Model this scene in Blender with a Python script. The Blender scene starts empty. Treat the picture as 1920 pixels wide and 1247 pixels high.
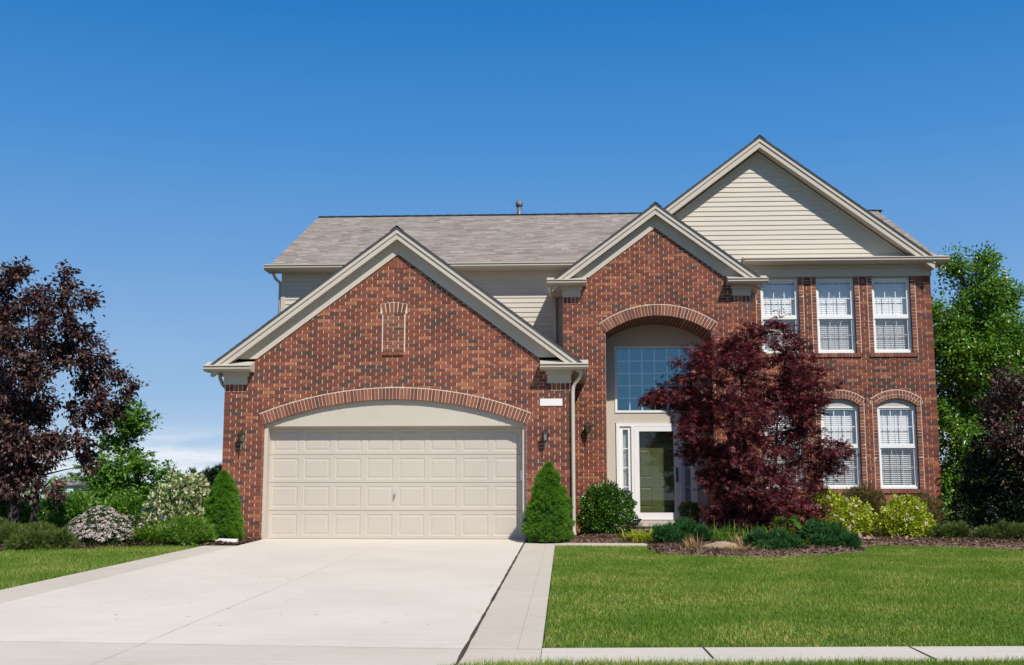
import bpy, math, random
import numpy as np
from mathutils import Vector, noise as mnoise
R = math.radians
random.seed(7)
rng = np.random.default_rng(11)
sc = bpy.context.scene
col = sc.collection

# ------------------------------------------------------------------ camera
cam_d = bpy.data.cameras.new('camera')
cam = bpy.data.objects.new('camera', cam_d); col.objects.link(cam)
CAM = (3.183, -21.31, 0.807)
PITCH, YAW, FPX = R(8.1133), R(2.768), 2150.0
cam.location = CAM
cam.rotation_euler = (R(90) + PITCH, 0, YAW)
cam_d.lens = FPX / 1920 * 36; cam_d.sensor_width = 36
cam_d.clip_start = 0.1; cam_d.clip_end = 3000
sc.camera = cam
_f = (-math.sin(YAW)*math.cos(PITCH), math.cos(YAW)*math.cos(PITCH), math.sin(PITCH))
_r = (math.cos(YAW), math.sin(YAW), 0)
_u = (_r[1]*_f[2], -_r[0]*_f[2], _r[0]*_f[1]-_r[1]*_f[0])
def at(x, y, Y):
    "surveyed point of the photo, at depth Y (metres behind the garage front)"
    a = (x-960)/FPX; b = -(y-623.5)/FPX
    d = [_f[i]+a*_r[i]+b*_u[i] for i in range(3)]
    t = (Y-CAM[1])/d[1]
    return Vector([CAM[i]+t*d[i] for i in range(3)])
def mpp(Y): return (Y-CAM[1])/FPX      # metres per photo pixel at depth Y
SL = 0.0265
def ground(x, y):
    if y >= 0: return 0.0
    return SL*max(y, -13.4)

# ------------------------------------------------------------------ materials
def newmat(name):
    m = bpy.data.materials.new(name); m.use_nodes = True
    nt = m.node_tree; nt.nodes.clear()
    out = nt.nodes.new('ShaderNodeOutputMaterial')
    return m, nt, out
def N(nt, t, **kw):
    n = nt.nodes.new(t)
    for k, v in kw.items():
        if k in ('operation','blend_type','data_type','distribution','noise_dimensions','sky_type','interpolation'): setattr(n, k, v)
        else: n.inputs[k].default_value = v
    return n
def c4(c): return (c[0], c[1], c[2], 1)
def ramp(nt, stops, fac, interp='LINEAR'):
    r = nt.nodes.new('ShaderNodeValToRGB'); r.color_ramp.interpolation = interp
    el = r.color_ramp.elements
    while len(el) < len(stops): el.new(0.5)
    for e, (p, c) in zip(el, stops): e.position = p; e.color = c4(c)
    nt.links.new(fac, r.inputs[0]); return r
def pmat(name, c1, c2, scale=3.0, rough=0.7, bump=0.0, bscale=40.0, spec=0.3, stretch=(1,1,1), detail=6):
    m, nt, out = newmat(name)
    tc = N(nt, 'ShaderNodeTexCoord'); mp = N(nt, 'ShaderNodeMapping'); mp.inputs['Scale'].default_value = stretch
    nt.links.new(tc.outputs['Object'], mp.inputs[0])
    n = N(nt, 'ShaderNodeTexNoise', Scale=scale, Detail=detail, Roughness=0.65); nt.links.new(mp.outputs[0], n.inputs['Vector'])
    r = ramp(nt, [(0.3, c1), (0.7, c2)], n.outputs['Fac'])
    b = N(nt, 'ShaderNodeBsdfPrincipled', Roughness=rough); b.inputs['Specular IOR Level'].default_value = spec
    nt.links.new(r.outputs[0], b.inputs['Base Color'])
    if bump:
        n2 = N(nt, 'ShaderNodeTexNoise', Scale=bscale, Detail=4); nt.links.new(mp.outputs[0], n2.inputs['Vector'])
        bp = N(nt, 'ShaderNodeBump', Strength=bump, Distance=0.01); nt.links.new(n2.outputs['Fac'], bp.inputs['Height'])
        nt.links.new(bp.outputs[0], b.inputs['Normal'])
    nt.links.new(b.outputs[0], out.inputs[0]); return m
def island_mat(name, stops, rough=0.8, nscale=60.0, namp=0.35, bump=0.3, spec=0.25, interp='LINEAR', big=0.0):
    "each separate piece (brick, shingle) gets its own tone"
    m, nt, out = newmat(name)
    g = N(nt, 'ShaderNodeNewGeometry'); r = ramp(nt, stops, g.outputs['Random Per Island'], interp)
    tc = N(nt, 'ShaderNodeTexCoord')
    n = N(nt, 'ShaderNodeTexNoise', Scale=nscale, Detail=5, Roughness=0.7); nt.links.new(tc.outputs['Object'], n.inputs['Vector'])
    mr = N(nt, 'ShaderNodeMapRange'); mr.inputs['From Min'].default_value=.3; mr.inputs['From Max'].default_value=.7
    mr.inputs['To Min'].default_value=1-namp; mr.inputs['To Max'].default_value=1+namp; nt.links.new(n.outputs['Fac'], mr.inputs[0])
    src = mr.outputs[0]
    if big:
        nb = N(nt, 'ShaderNodeTexNoise', Scale=0.8, Detail=3); nt.links.new(tc.outputs['Object'], nb.inputs['Vector'])
        mb = N(nt, 'ShaderNodeMapRange'); mb.inputs['From Min'].default_value=.3; mb.inputs['From Max'].default_value=.7
        mb.inputs['To Min'].default_value=1-big; mb.inputs['To Max'].default_value=1+big; nt.links.new(nb.outputs['Fac'], mb.inputs[0])
        mm = N(nt, 'ShaderNodeMath', operation='MULTIPLY'); nt.links.new(src, mm.inputs[0]); nt.links.new(mb.outputs[0], mm.inputs[1]); src = mm.outputs[0]
    mx = N(nt, 'ShaderNodeVectorMath', operation='SCALE'); nt.links.new(r.outputs[0], mx.inputs[0]); nt.links.new(src, mx.inputs['Scale'])
    b = N(nt, 'ShaderNodeBsdfPrincipled', Roughness=rough); b.inputs['Specular IOR Level'].default_value = spec
    nt.links.new(mx.outputs[0], b.inputs['Base Color'])
    if bump:
        bp = N(nt, 'ShaderNodeBump', Strength=bump, Distance=0.004); nt.links.new(n.outputs['Fac'], bp.inputs['Height']); nt.links.new(bp.outputs[0], b.inputs['Normal'])
    nt.links.new(b.outputs[0], out.inputs[0]); return m
def leaf_mat(name, stops, trans=0.35, rough=0.45, spec=0.4, tint=(1.3,1.25,.6), patch=None):
    m, nt, out = newmat(name)
    g = N(nt, 'ShaderNodeNewGeometry'); src = g.outputs['Random Per Island']
    if patch:
        tc = N(nt, 'ShaderNodeTexCoord'); pn = N(nt, 'ShaderNodeTexNoise', Scale=patch[0], Detail=5, Roughness=.6); nt.links.new(tc.outputs['Object'], pn.inputs['Vector'])
        m1 = N(nt, 'ShaderNodeMath', operation='SUBTRACT'); m1.inputs[1].default_value = .5; nt.links.new(pn.outputs['Fac'], m1.inputs[0])
        m2 = N(nt, 'ShaderNodeMath', operation='MULTIPLY_ADD'); m2.inputs[1].default_value = patch[1]*4; nt.links.new(m1.outputs[0], m2.inputs[0]); nt.links.new(src, m2.inputs[2]); m2.use_clamp = True; src = m2.outputs[0]
    r = ramp(nt, stops, src)
    b = N(nt, 'ShaderNodeBsdfPrincipled', Roughness=rough); b.inputs['Specular IOR Level'].default_value = spec
    nt.links.new(r.outputs[0], b.inputs['Base Color'])
    t = N(nt, 'ShaderNodeBsdfTranslucent')
    tm = N(nt, 'ShaderNodeVectorMath', operation='MULTIPLY'); tm.inputs[1].default_value = tint
    nt.links.new(r.outputs[0], tm.inputs[0]); nt.links.new(tm.outputs[0], t.inputs[0])
    mx = N(nt, 'ShaderNodeMixShader', Fac=trans); nt.links.new(b.outputs[0], mx.inputs[1]); nt.links.new(t.outputs[0], mx.inputs[2])
    nt.links.new(mx.outputs[0], out.inputs[0]); return m
def glass_mat(name, refl=0.12, tint=(1,1,1), rcol=(1,1,1)):
    m, nt, out = newmat(name)
    t = N(nt, 'ShaderNodeBsdfTransparent'); t.inputs[0].default_value = c4(tint)
    g = N(nt, 'ShaderNodeBsdfGlossy', Roughness=0.01); g.inputs[0].default_value = c4(rcol)
    lw = N(nt, 'ShaderNodeLayerWeight', Blend=0.15)
    ad = N(nt, 'ShaderNodeMath', operation='ADD'); ad.inputs[1].default_value = refl; ad.use_clamp = True
    sc_ = N(nt, 'ShaderNodeMath', operation='MULTIPLY'); sc_.inputs[1].default_value = 0.6
    nt.links.new(lw.outputs['Fresnel'], sc_.inputs[0]); nt.links.new(sc_.outputs[0], ad.inputs[0])
    mx = N(nt, 'ShaderNodeMixShader'); nt.links.new(ad.outputs[0], mx.inputs[0]); nt.links.new(t.outputs[0], mx.inputs[1]); nt.links.new(g.outputs[0], mx.inputs[2])
    nt.links.new(mx.outputs[0], out.inputs[0]); return m
M = {}
BR = [(0.0,(.082,.052,.041)),(0.05,(.102,.056,.042)),(0.09,(.122,.052,.037)),(0.14,(.142,.050,.034)),(0.45,(.180,.056,.035)),(0.75,(.228,.071,.042)),(0.92,(.295,.100,.053)),(1.0,(.35,.140,.072))]
M['brick'] = island_mat('fired_brick', BR, rough=.9, nscale=45, namp=.36, bump=.5, big=.20)
M['brick_trim'] = island_mat('trim_brick', [(0,(.10,.048,.036)),(.12,(.16,.058,.040)),(.6,(.21,.077,.048)),(1,(.26,.105,.064))], rough=.9, nscale=45, namp=.25, bump=.4)
M['mortar'] = pmat('mortar', (.57,.465,.36), (.71,.60,.48), 12, .95, .5, 90, .1)
M['brick_plain'] = None
M['trim'] = pmat('beige_trim_paint', (.50,.445,.37), (.545,.485,.405), 1.2, .5, .03, 30, .35)
M['door_paint'] = pmat('beige_door_paint', (.485,.435,.37), (.52,.467,.398), .9, .45, .02, 30, .35)
M['siding'] = pmat('beige_vinyl_siding', (.52,.47,.39), (.56,.51,.425), 1.0, .5, .05, 25, .35, (1,1,6))
M['white'] = pmat('white_vinyl', (.74,.74,.73), (.80,.80,.79), 2, .4, 0, 1, .4)
M['blind'] = pmat('white_blind_slat', (.80,.80,.78), (.84,.84,.83), 2, .5, 0, 1, .3)
M['olive'] = pmat('olive_door_paint', (.105,.115,.040), (.12,.13,.047), 2, .4, 0, 1, .35)
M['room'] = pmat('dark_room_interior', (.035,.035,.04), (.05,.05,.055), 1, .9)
M['curtain'] = pmat('sheer_white_curtain', (.6,.6,.6), (.75,.75,.75), 6, .9, 0, 1, .1, (8,8,.4))
M['glass'] = glass_mat('window_glass', .10, (1,1,1), (.8,.92,1.0))
M['glass_blue'] = glass_mat('coated_window_glass', .24, (.8,.88,.92), (.55,.88,1.0))
M['glass_storm'] = glass_mat('storm_door_glass', .05, (.80,.84,.82))
M['lamp_glass'] = glass_mat('lamp_glass', .25, (.8,.9,.9))
def screen_mat():
    m, nt, out = newmat('insect_screen_mesh')
    t = N(nt, 'ShaderNodeBsdfTransparent'); d = N(nt, 'ShaderNodeBsdfDiffuse'); d.inputs[0].default_value = (.10,.11,.12,1)
    mx = N(nt, 'ShaderNodeMixShader', Fac=.26); nt.links.new(t.outputs[0], mx.inputs[1]); nt.links.new(d.outputs[0], mx.inputs[2]); nt.links.new(mx.outputs[0], out.inputs[0]); return m
M['screen'] = screen_mat()
M['black_metal'] = pmat('black_lamp_metal', (.015,.016,.015), (.03,.03,.028), 8, .4, 0, 1, .5)
M['steel'] = pmat('galvanised_steel', (.30,.31,.32), (.42,.43,.44), 8, .35, 0, 1, .6)
M['vent'] = pmat('dull_dark_steel', (.10,.11,.125), (.16,.17,.19), 8, .4, 0, 1, .5)
M['brass'] = pmat('weathered_brass', (.16,.13,.08), (.22,.18,.11), 8, .35, 0, 1, .6)
SH = [(0,(.20,.168,.143)),(.25,(.255,.222,.19)),(.5,(.30,.27,.238)),(.75,(.25,.205,.18)),(1,(.36,.33,.295))]
M['shingle'] = island_mat('weathered_shingle', SH, rough=.95, nscale=120, namp=.22, bump=.6, spec=.1, big=.06)
M['roof_dark'] = pmat('dark_shingle_edge', (.06,.064,.068), (.085,.088,.092), 5, .95, .4, 80, .1)
M['ridge'] = pmat('dark_ridge_vent', (.012,.013,.014), (.025,.026,.027), 5, .95, .3, 80, .1)
M['deck'] = pmat('shingle_field', (.20,.18,.165), (.29,.265,.245), 9, .95, .5, 60, .1)
M['concrete'] = None
M['stone'] = pmat('tan_sandstone', (.30,.20,.13), (.42,.33,.25), 4, .9, .6, 20, .2, (1,1,4))
M['bark'] = pmat('grey_brown_bark', (.045,.036,.03), (.10,.082,.068), 9, .95, .8, 30, .1, (1,1,.25))
M['bark_dark'] = pmat('dark_maple_bark', (.03,.024,.022), (.06,.05,.045), 9, .9, .6, 30, .1, (1,1,.25))
M['terracotta'] = pmat('brown_plant_pot', (.10,.045,.03), (.14,.065,.045), 6, .7, .2, 40, .3)
M['plaque'] = pmat('white_stone_plaque', (.72,.70,.67), (.78,.76,.73), 4, .7)
# brick seen only inside the entry arch
def brick_tex():
    m, nt, out = newmat('arch_soffit_brick')
    tc = N(nt, 'ShaderNodeTexCoord'); mp = N(nt, 'ShaderNodeMapping'); mp.inputs['Rotation'].default_value = (R(90),0,R(90))
    nt.links.new(tc.outputs['Object'], mp.inputs[0])
    b = N(nt, 'ShaderNodeTexBrick', Scale=1.0); b.inputs['Brick Width'].default_value=.2032; b.inputs['Row Height'].default_value=.0677; b.inputs['Mortar Size'].default_value=.006
    b.inputs['Color1'].default_value=(.17,.055,.035,1); b.inputs['Color2'].default_value=(.25,.08,.048,1); b.inputs['Mortar'].default_value=(.42,.34,.27,1)
    nt.links.new(mp.outputs[0], b.inputs['Vector'])
    p = N(nt, 'ShaderNodeBsdfPrincipled', Roughness=.9); nt.links.new(b.outputs['Color'], p.inputs['Base Color']); nt.links.new(p.outputs[0], out.inputs[0])
    return m
M['brick_plain'] = brick_tex()
def concrete(name, c1, c2, jx=(), jy=()):
    m, nt, out = newmat(name)
    tc = N(nt, 'ShaderNodeTexCoord')
    n1 = N(nt, 'ShaderNodeTexNoise', Scale=.55, Detail=6, Roughness=.6); nt.links.new(tc.outputs['Object'], n1.inputs['Vector'])
    mp = N(nt, 'ShaderNodeMapping'); mp.inputs['Scale'].default_value=(1.2,14,1); nt.links.new(tc.outputs['Object'], mp.inputs[0])
    n2 = N(nt, 'ShaderNodeTexNoise', Scale=1.6, Detail=7, Roughness=.75); nt.links.new(mp.outputs[0], n2.inputs['Vector'])
    n3 = N(nt, 'ShaderNodeTexNoise', Scale=70, Detail=3); nt.links.new(tc.outputs['Object'], n3.inputs['Vector'])
    a = N(nt, 'ShaderNodeMath', operation='MULTIPLY'); a.inputs[1].default_value=.38; nt.links.new(n1.outputs['Fac'], a.inputs[0])
    b_ = N(nt, 'ShaderNodeMath', operation='MULTIPLY_ADD'); b_.inputs[1].default_value=.45; nt.links.new(n2.outputs['Fac'], b_.inputs[0]); nt.links.new(a.outputs[0], b_.inputs[2])
    c_ = N(nt, 'ShaderNodeMath', operation='MULTIPLY_ADD'); c_.inputs[1].default_value=.17; nt.links.new(n3.outputs['Fac'], c_.inputs[0]); nt.links.new(b_.outputs[0], c_.inputs[2])
    r0 = ramp(nt, [(.36,c1),(.62,c2)], c_.outputs[0])
    n4 = N(nt, 'ShaderNodeTexNoise', Scale=2.3, Detail=8, Roughness=.7); nt.links.new(tc.outputs['Object'], n4.inputs['Vector'])
    s4 = ramp(nt, [(.60,(1,1,1)),(.74,(.87,.845,.80))], n4.outputs['Fac'])
    n5 = N(nt, 'ShaderNodeTexNoise', Scale=9, Detail=2); nt.links.new(tc.outputs['Object'], n5.inputs['Vector'])
    s5 = ramp(nt, [(.735,(1,1,1)),(.76,(.55,.5,.45))], n5.outputs['Fac'])
    q1 = N(nt, 'ShaderNodeVectorMath', operation='MULTIPLY'); nt.links.new(r0.outputs[0], q1.inputs[0]); nt.links.new(s4.outputs[0], q1.inputs[1])
    r = N(nt, 'ShaderNodeVectorMath', operation='MULTIPLY'); nt.links.new(q1.outputs[0], r.inputs[0]); nt.links.new(s5.outputs[0], r.inputs[1])
    p = N(nt, 'ShaderNodeBsdfPrincipled', Roughness=.9); p.inputs['Specular IOR Level'].default_value=.15
    nt.links.new(r.outputs[0], p.inputs['Base Color'])
    bp = N(nt, 'ShaderNodeBump', Strength=.25, Distance=.004); nt.links.new(n3.outputs['Fac'], bp.inputs['Height']); nt.links.new(bp.outputs[0], p.inputs['Normal'])
    nt.links.new(p.outputs[0], out.inputs[0]); return m
M['concrete'] = concrete('broom_finished_concrete', (.545,.495,.415), (.68,.615,.525))
M['concrete3'] = concrete('sidewalk_concrete', (.49,.44,.365), (.61,.555,.47))
M['concrete2'] = concrete('older_tan_concrete', (.47,.415,.335), (.58,.52,.43))
M['joint'] = pmat('dark_joint_dirt', (.035,.028,.022), (.09,.07,.05), 6, .95)
M['jointl'] = pmat('saw_cut_joint', (.33,.30,.26), (.43,.39,.345), 6, .95)
M['mulch'] = island_mat('shredded_bark_mulch', [(0,(.035,.02,.014)),(.4,(.085,.05,.034)),(.75,(.15,.095,.068)),(1,(.27,.19,.14))], rough=.95, nscale=50, namp=.5, bump=.8, spec=.1)
M['soil'] = pmat('lawn_ground', (.022,.05,.010), (.045,.085,.018), 2.2, .95, .6, 30, .1)
M['far_ground'] = pmat('far_grass_ground', (.05,.10,.02), (.08,.13,.03), .3, .95, .3, 6, .1)

# ------------------------------------------------------------------ mesh builders
class MB:
    def __init__(s): s.v=[]; s.f=[]
    def poly(s, pts):
        i=len(s.v); s.v.extend([tuple(p) for p in pts]); s.f.append(tuple(range(i,i+len(pts))))
    def box(s, x0,x1,y0,y1,z0,z1):
        i=len(s.v)
        s.v.extend([(x0,y0,z0),(x1,y0,z0),(x1,y1,z0),(x0,y1,z0),(x0,y0,z1),(x1,y0,z1),(x1,y1,z1),(x0,y1,z1)])
        for q in ((0,3,2,1),(4,5,6,7),(0,1,5,4),(1,2,6,5),(2,3,7,6),(3,0,4,7)): s.f.append(tuple(i+k for k in q))
    def prism(s, a, b):
        "closed prism between two matching loops"
        n=len(a); i=len(s.v); s.v.extend([tuple(p) for p in a]+[tuple(p) for p in b])
        s.f.append(tuple(range(i,i+n))); s.f.append(tuple(range(i+2*n-1,i+n-1,-1)))
        for k in range(n):
            k2=(k+1)%n; s.f.append((i+k2,i+k,i+n+k,i+n+k2))
    def xz(s, pts, y0, y1): s.prism([(x,y0,z) for x,z in pts],[(x,y1,z) for x,z in pts])
    def yz(s, pts, x0, x1): s.prism([(x0,y,z) for y,z in pts],[(x1,y,z) for y,z in pts])
    def tube(s, path, rads, seg=10, cap=True):
        n=len(path); base=len(s.v); P=[Vector(p) for p in path]
        up=Vector((0,0,1)); prev=None
        for k in range(n):
            t=(P[min(k+1,n-1)]-P[max(k-1,0)]).normalized()
            if prev is None:
                a=t.cross(up if abs(t.z)<.9 else Vector((1,0,0))).normalized()
            else: a=(prev-t*prev.dot(t)).normalized()
            prev=a; b=t.cross(a)
            for q in range(seg):
                an=2*math.pi*q/seg; s.v.append(tuple(P[k]+(a*math.cos(an)+b*math.sin(an))*rads[k]))
        for k in range(n-1):
            for q in range(seg):
                q2=(q+1)%seg; s.f.append((base+k*seg+q,base+k*seg+q2,base+(k+1)*seg+q2,base+(k+1)*seg+q))
        if cap:
            s.f.append(tuple(base+q for q in range(seg-1,-1,-1))); s.f.append(tuple(base+(n-1)*seg+q for q in range(seg)))
    def lathe(s, prof, c, seg=20):
        "prof = [(r,z)...] about the vertical through c"
        s.tube([(c[0],c[1],c[2]+z) for r,z in prof],[max(r,.0005) for r,z in prof],seg) if False else None
        base=len(s.v); n=len(prof)
        for r,z in prof:
            for q in range(seg):
                an=2*math.pi*q/seg; s.v.append((c[0]+r*math.cos(an),c[1]+r*math.sin(an),c[2]+z))
        for k in range(n-1):
            for q in range(seg):
                q2=(q+1)%seg; s.f.append((base+k*seg+q,base+k*seg+q2,base+(k+1)*seg+q2,base+(k+1)*seg+q))
        s.f.append(tuple(base+q for q in range(seg-1,-1,-1))); s.f.append(tuple(base+(n-1)*seg+q for q in range(seg)))
    def build(s, name, mat, parent=None, loc=None, smooth=False):
        me=bpy.data.meshes.new(name); v=s.v
        if loc is not None: v=[(a-loc[0],b-loc[1],c-loc[2]) for a,b,c in v]
        me.from_pydata(v,[],s.f); me.update()
        return link(name, me, mat, parent, loc, smooth)
def link(name, me, mat, parent=None, loc=None, smooth=False):
    if mat: me.materials.append(mat)
    if smooth: me.polygons.foreach_set('use_smooth',[True]*len(me.polygons))
    o=bpy.data.objects.new(name, me); col.objects.link(o)
    if parent: o.parent=parent
    elif loc is not None: o.location=loc
    return o
def empty(name, loc):
    o=bpy.data.objects.new(name,None); col.objects.link(o); o.location=loc; o.empty_display_size=.2; return o
def tag(o, label=None, cat=None, group=None, kind=None):
    if label: o['label']=label
    if cat: o['category']=cat
    if group: o['group']=group
    if kind: o['kind']=kind
    return o
def npmesh(name, V, F, mat, parent=None, loc=None, smooth=False):
    "V (n,3) array, F (m,k) array of equal sized faces"
    me=bpy.data.meshes.new(name); k=F.shape[1]
    me.vertices.add(len(V)); me.vertices.foreach_set('co', V.astype(np.float32).ravel())
    me.loops.add(F.size); me.loops.foreach_set('vertex_index', F.astype(np.int32).ravel())
    me.polygons.add(len(F)); me.polygons.foreach_set('loop_start', np.arange(0,F.size,k,dtype=np.int32))
    me.polygons.foreach_set('loop_total', np.full(len(F),k,dtype=np.int32))
    me.update(calc_edges=True); me.validate()
    return link(name, me, mat, parent, loc, smooth)

# ------------------------------------------------------------------ bricks
PU, PZ, JU, JZ = .2032, .0677, .015, .0095
class Frame:
    def __init__(s,o,u,n): s.o=Vector(o); s.u=Vector(u); s.n=Vector(n)
    def p(s,u,z,d=0): return s.o+s.u*u+Vector((0,0,z))-s.n*d
def clip(poly, hps):
    for a,b,c in hps:      # keep a*u+b*z<=c
        out=[]
        for i in range(len(poly)):
            p,q=poly[i],poly[(i+1)%len(poly)]
            dp=a*p[0]+b*p[1]-c; dq=a*q[0]+b*q[1]-c
            if dp<=0: out.append(p)
            if (dp<0<dq) or (dq<0<dp):
                t=dp/(dp-dq); out.append((p[0]+t*(q[0]-p[0]),p[1]+t*(q[1]-p[1])))
        poly=out
        if len(poly)<3: return None
    return poly
def area(p): return abs(sum(p[i][0]*p[(i+1)%len(p)][1]-p[(i+1)%len(p)][0]*p[i][1] for i in range(len(p))))/2
def brickpoly(B, fr, pts, d0=0, d1=.02, jit=.0012):
    n=len(pts); i=len(B.v); dd=d0+random.uniform(-jit*1.5,jit*1.5)
    t1,t2=random.uniform(-jit,jit),random.uniform(-jit,jit)
    uc=sum(p[0] for p in pts)/n; zc=sum(p[1] for p in pts)/n
    for u,z in pts: B.v.append(tuple(fr.p(u+random.uniform(-jit,jit), z+random.uniform(-jit,jit), dd+t1*(1 if u>uc else -1)+t2*(1 if z>zc else -1))))
    for u,z in pts: B.v.append(tuple(fr.p(u,z,d1)))
    B.f.append(tuple(range(i,i+n)))
    for k in range(n):
        k2=(k+1)%n; B.f.append((i+k,i+n+k,i+n+k2,i+k2))
def brickwall(B, Mo, fr, z0, z1, intervals, hps=(), phase=0.0, mort=.009):
    rows=int(round((z1-z0)/PZ))
    for r in range(rows):
        zb=z0+r*PZ
        for (a,b,ma,mb_) in intervals(zb+PZ/2):
            q=clip([(ma,zb),(mb_,zb),(mb_,zb+PZ),(ma,zb+PZ)],hps)
            if q: Mo.poly([fr.p(u,z,mort) for u,z in q])
            off=phase+(r%2)*PU/2
            k=math.floor((a-off)/PU)-1; spans=[]
            while off+k*PU<b:
                l=max(a,off+k*PU+JU/2); rr=min(b,off+(k+1)*PU-JU/2); k+=1
                if rr-l>.035: spans.append([l,rr])
            if not spans and b-a>.02: spans=[[a,b]]
            if spans: spans[0][0]=a; spans[-1][1]=b
            for l,rr in spans:
                w=JZ*random.uniform(.8,1.2)
                q=clip([(l,zb+JZ/2),(rr,zb+JZ/2),(rr,zb+JZ/2+PZ-w),(l,zb+JZ/2+PZ-w)],hps)
                if q and area(q)>.0004: brickpoly(B,fr,q)
def gable_hp(xc,zc,s): return [(s,1,zc+s*xc),(-s,1,zc-s*xc)]
def arch_R(h,s): return (h*h+s*s)/(2*s)

# ------------------------------------------------------------------ house
house=empty('brick_house',(0,0,0))
tag(house,'two storey red brick house with beige trim, three gables and a wide garage door','house')
def part(mb,name,mat,parent=house,label=None,smooth=False):
    o=mb.build(name,M[mat] if isinstance(mat,str) else mat,parent,None,smooth)
    if label: o['label']=label
    return o
FR=Frame((0,0,0),(1,0,0),(0,-1,0))
def front(Y): return Frame((0,Y,0),(1,0,0),(0,-1,0))

# ---- garage front wall
GX0,GX1,GC=-3.28,3.25,-.02
DC,DH=-.05,2.475                    # opening centre, half width
SPR,SAG,RING=2.126,.471,.215
RI=arch_R(DH,SAG); ZCI=SPR+SAG-RI; RO=RI+RING
def g_iv(z):
    if z>SPR+SAG+RING: return [(GX0,GX1,GX0,GX1)]
    if z<SPR: h=DH; hm=DH
    else:
        zz=z-ZCI; h=math.sqrt(max(RO*RO-zz*zz,0)); h=min(h,DH+(z-SPR)*DH/(SPR-ZCI)); hm=max(0,math.sqrt(max((RI+.1)**2-zz*zz,0)))
        hm=min(h,hm)
    if h<.02: return [(GX0,GX1,GX0,GX1)]
    return [(GX0,DC-h-.008,GX0,DC-hm),(DC+h+.008,GX1,DC+hm,GX1)]
# blind niche window in the gable
NX0,NX1,NZ0,NZ1=-.295,.125,3.43,4.22
def g_iv2(z):
    iv=g_iv(z)
    out=[]
    for a,b,ma,mb_ in iv:
        if NZ0<z<4.41 and a<NX0<b:
            e=0 if z<4.22 else (z-4.22)*.16
            out+= [(a,NX0-.012-e,ma,mb_),(NX1+.012+e,b,NX1,NX1)]
        else: out.append((a,b,ma,mb_))
    return out
GAP=5.36
ghp=gable_hp(GC,GAP,.75)
B,Mo=MB(),MB()
brickwall(B,Mo,front(0),-.0677*3,5.42,g_iv2,ghp)
part(B,'wall','brick',label='brick garage front wall rising into a gable'); part(Mo,'mortar','mortar')
# header-brick jambs at both sides of the garage opening look the same as the wall bricks
# ---- arch rings
def arch_ring(fr, xc, spr, hw, sag, ring, n, name, d0=-.012, mat='brick_trim', jo=.010):
    Ri=arch_R(hw,sag); zc=spr+sag-Ri; a0=math.asin(hw/Ri); b=MB(); mo=MB()
    for k in range(n):
        t0=-a0+2*a0*k/n; t1=-a0+2*a0*(k+1)/n
        g=jo/2/Ri
        def pt(t,r): return (xc+r*math.sin(t), zc+r*math.cos(t))
        brickpoly(b,fr,[pt(t0+g,Ri),pt(t1-g,Ri),pt(t1-g,Ri+ring),pt(t0+g,Ri+ring)],d0,.05)
        mo.poly([fr.p(*pt(t0,Ri+.004),.0045+d0),fr.p(*pt(t1,Ri+.004),.0045+d0),fr.p(*pt(t1,Ri+ring+.016),.0045+d0),fr.p(*pt(t0,Ri+ring+.016),.0045+d0)])
    o=part(b,name,mat); m=mo.build('mortar',M['mortar'],o)
    return o
arch_ring(front(0),DC,SPR,DH,SAG,RING,77,'brick_arch')['label']='long shallow brick arch over the garage door'
# upright bricks at the very top of the gable
b=MB()
for k in range(5):
    u=GC-.165+k*.067; q=clip([(u,5.10),(u+.058,5.10),(u+.058,5.36),(u,5.36)],gable_hp(GC,GAP-.02,.75))
    if q: brickpoly(b,front(0),q,-.005,.02)
part(b,'gable_top_bricks','brick_trim')
# niche: raised brick surround with a fan of bricks on top and a sill
b=MB(); m=MB()
def niche_iv(z): return [(NX0+.012,NX1-.012,NX0-.012,NX1+.012)]
brickwall(b,m,front(-.012),NZ0+.0677,4.24,niche_iv,(),phase=NX0,mort=.006)
for k in range(4):
    brickpoly(b,front(0),[(NX0+k*.105+.005,NZ0),(NX0+(k+1)*.105-.005,NZ0),(NX0+(k+1)*.105-.005,NZ0+.058),(NX0+k*.105+.005,NZ0+.058)],-.03,.02)
for k in range(6):
    t0,t1=k/6,(k+1)/6
    xb=lambda t:NX0+.0+(NX1-NX0)*t; xt=lambda t:NX0-.045+(NX1-NX0+.09)*t
    zb=lambda t:4.215+.035*(1-(2*t-1)**2); zt=lambda t:4.40+.035*(1-(2*t-1)**2)
    g=.02
    brickpoly(b,front(0),[(xb(t0+g),zb(t0)),(xb(t1-g),zb(t1)),(xt(t1-g),zt(t1)),(xt(t0+g),zt(t0))],-.012,.02)
m.poly([(xt(0),-.006,4.22),(xt(1),-.006,4.22),(xt(1),-.006,4.41),(xt(.5),-.006,4.45),(xt(0),-.006,4.41)])
o=part(b,'niche','brick_trim',label='blind brick niche with a fan of bricks above'); m.build('mortar',M['mortar'],o)
# plaque
b=MB(); b.box(2.675,3.09,-.012,.03,2.468,2.60); part(b,'plaque','plaque',label='blank white stone plaque')
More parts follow.
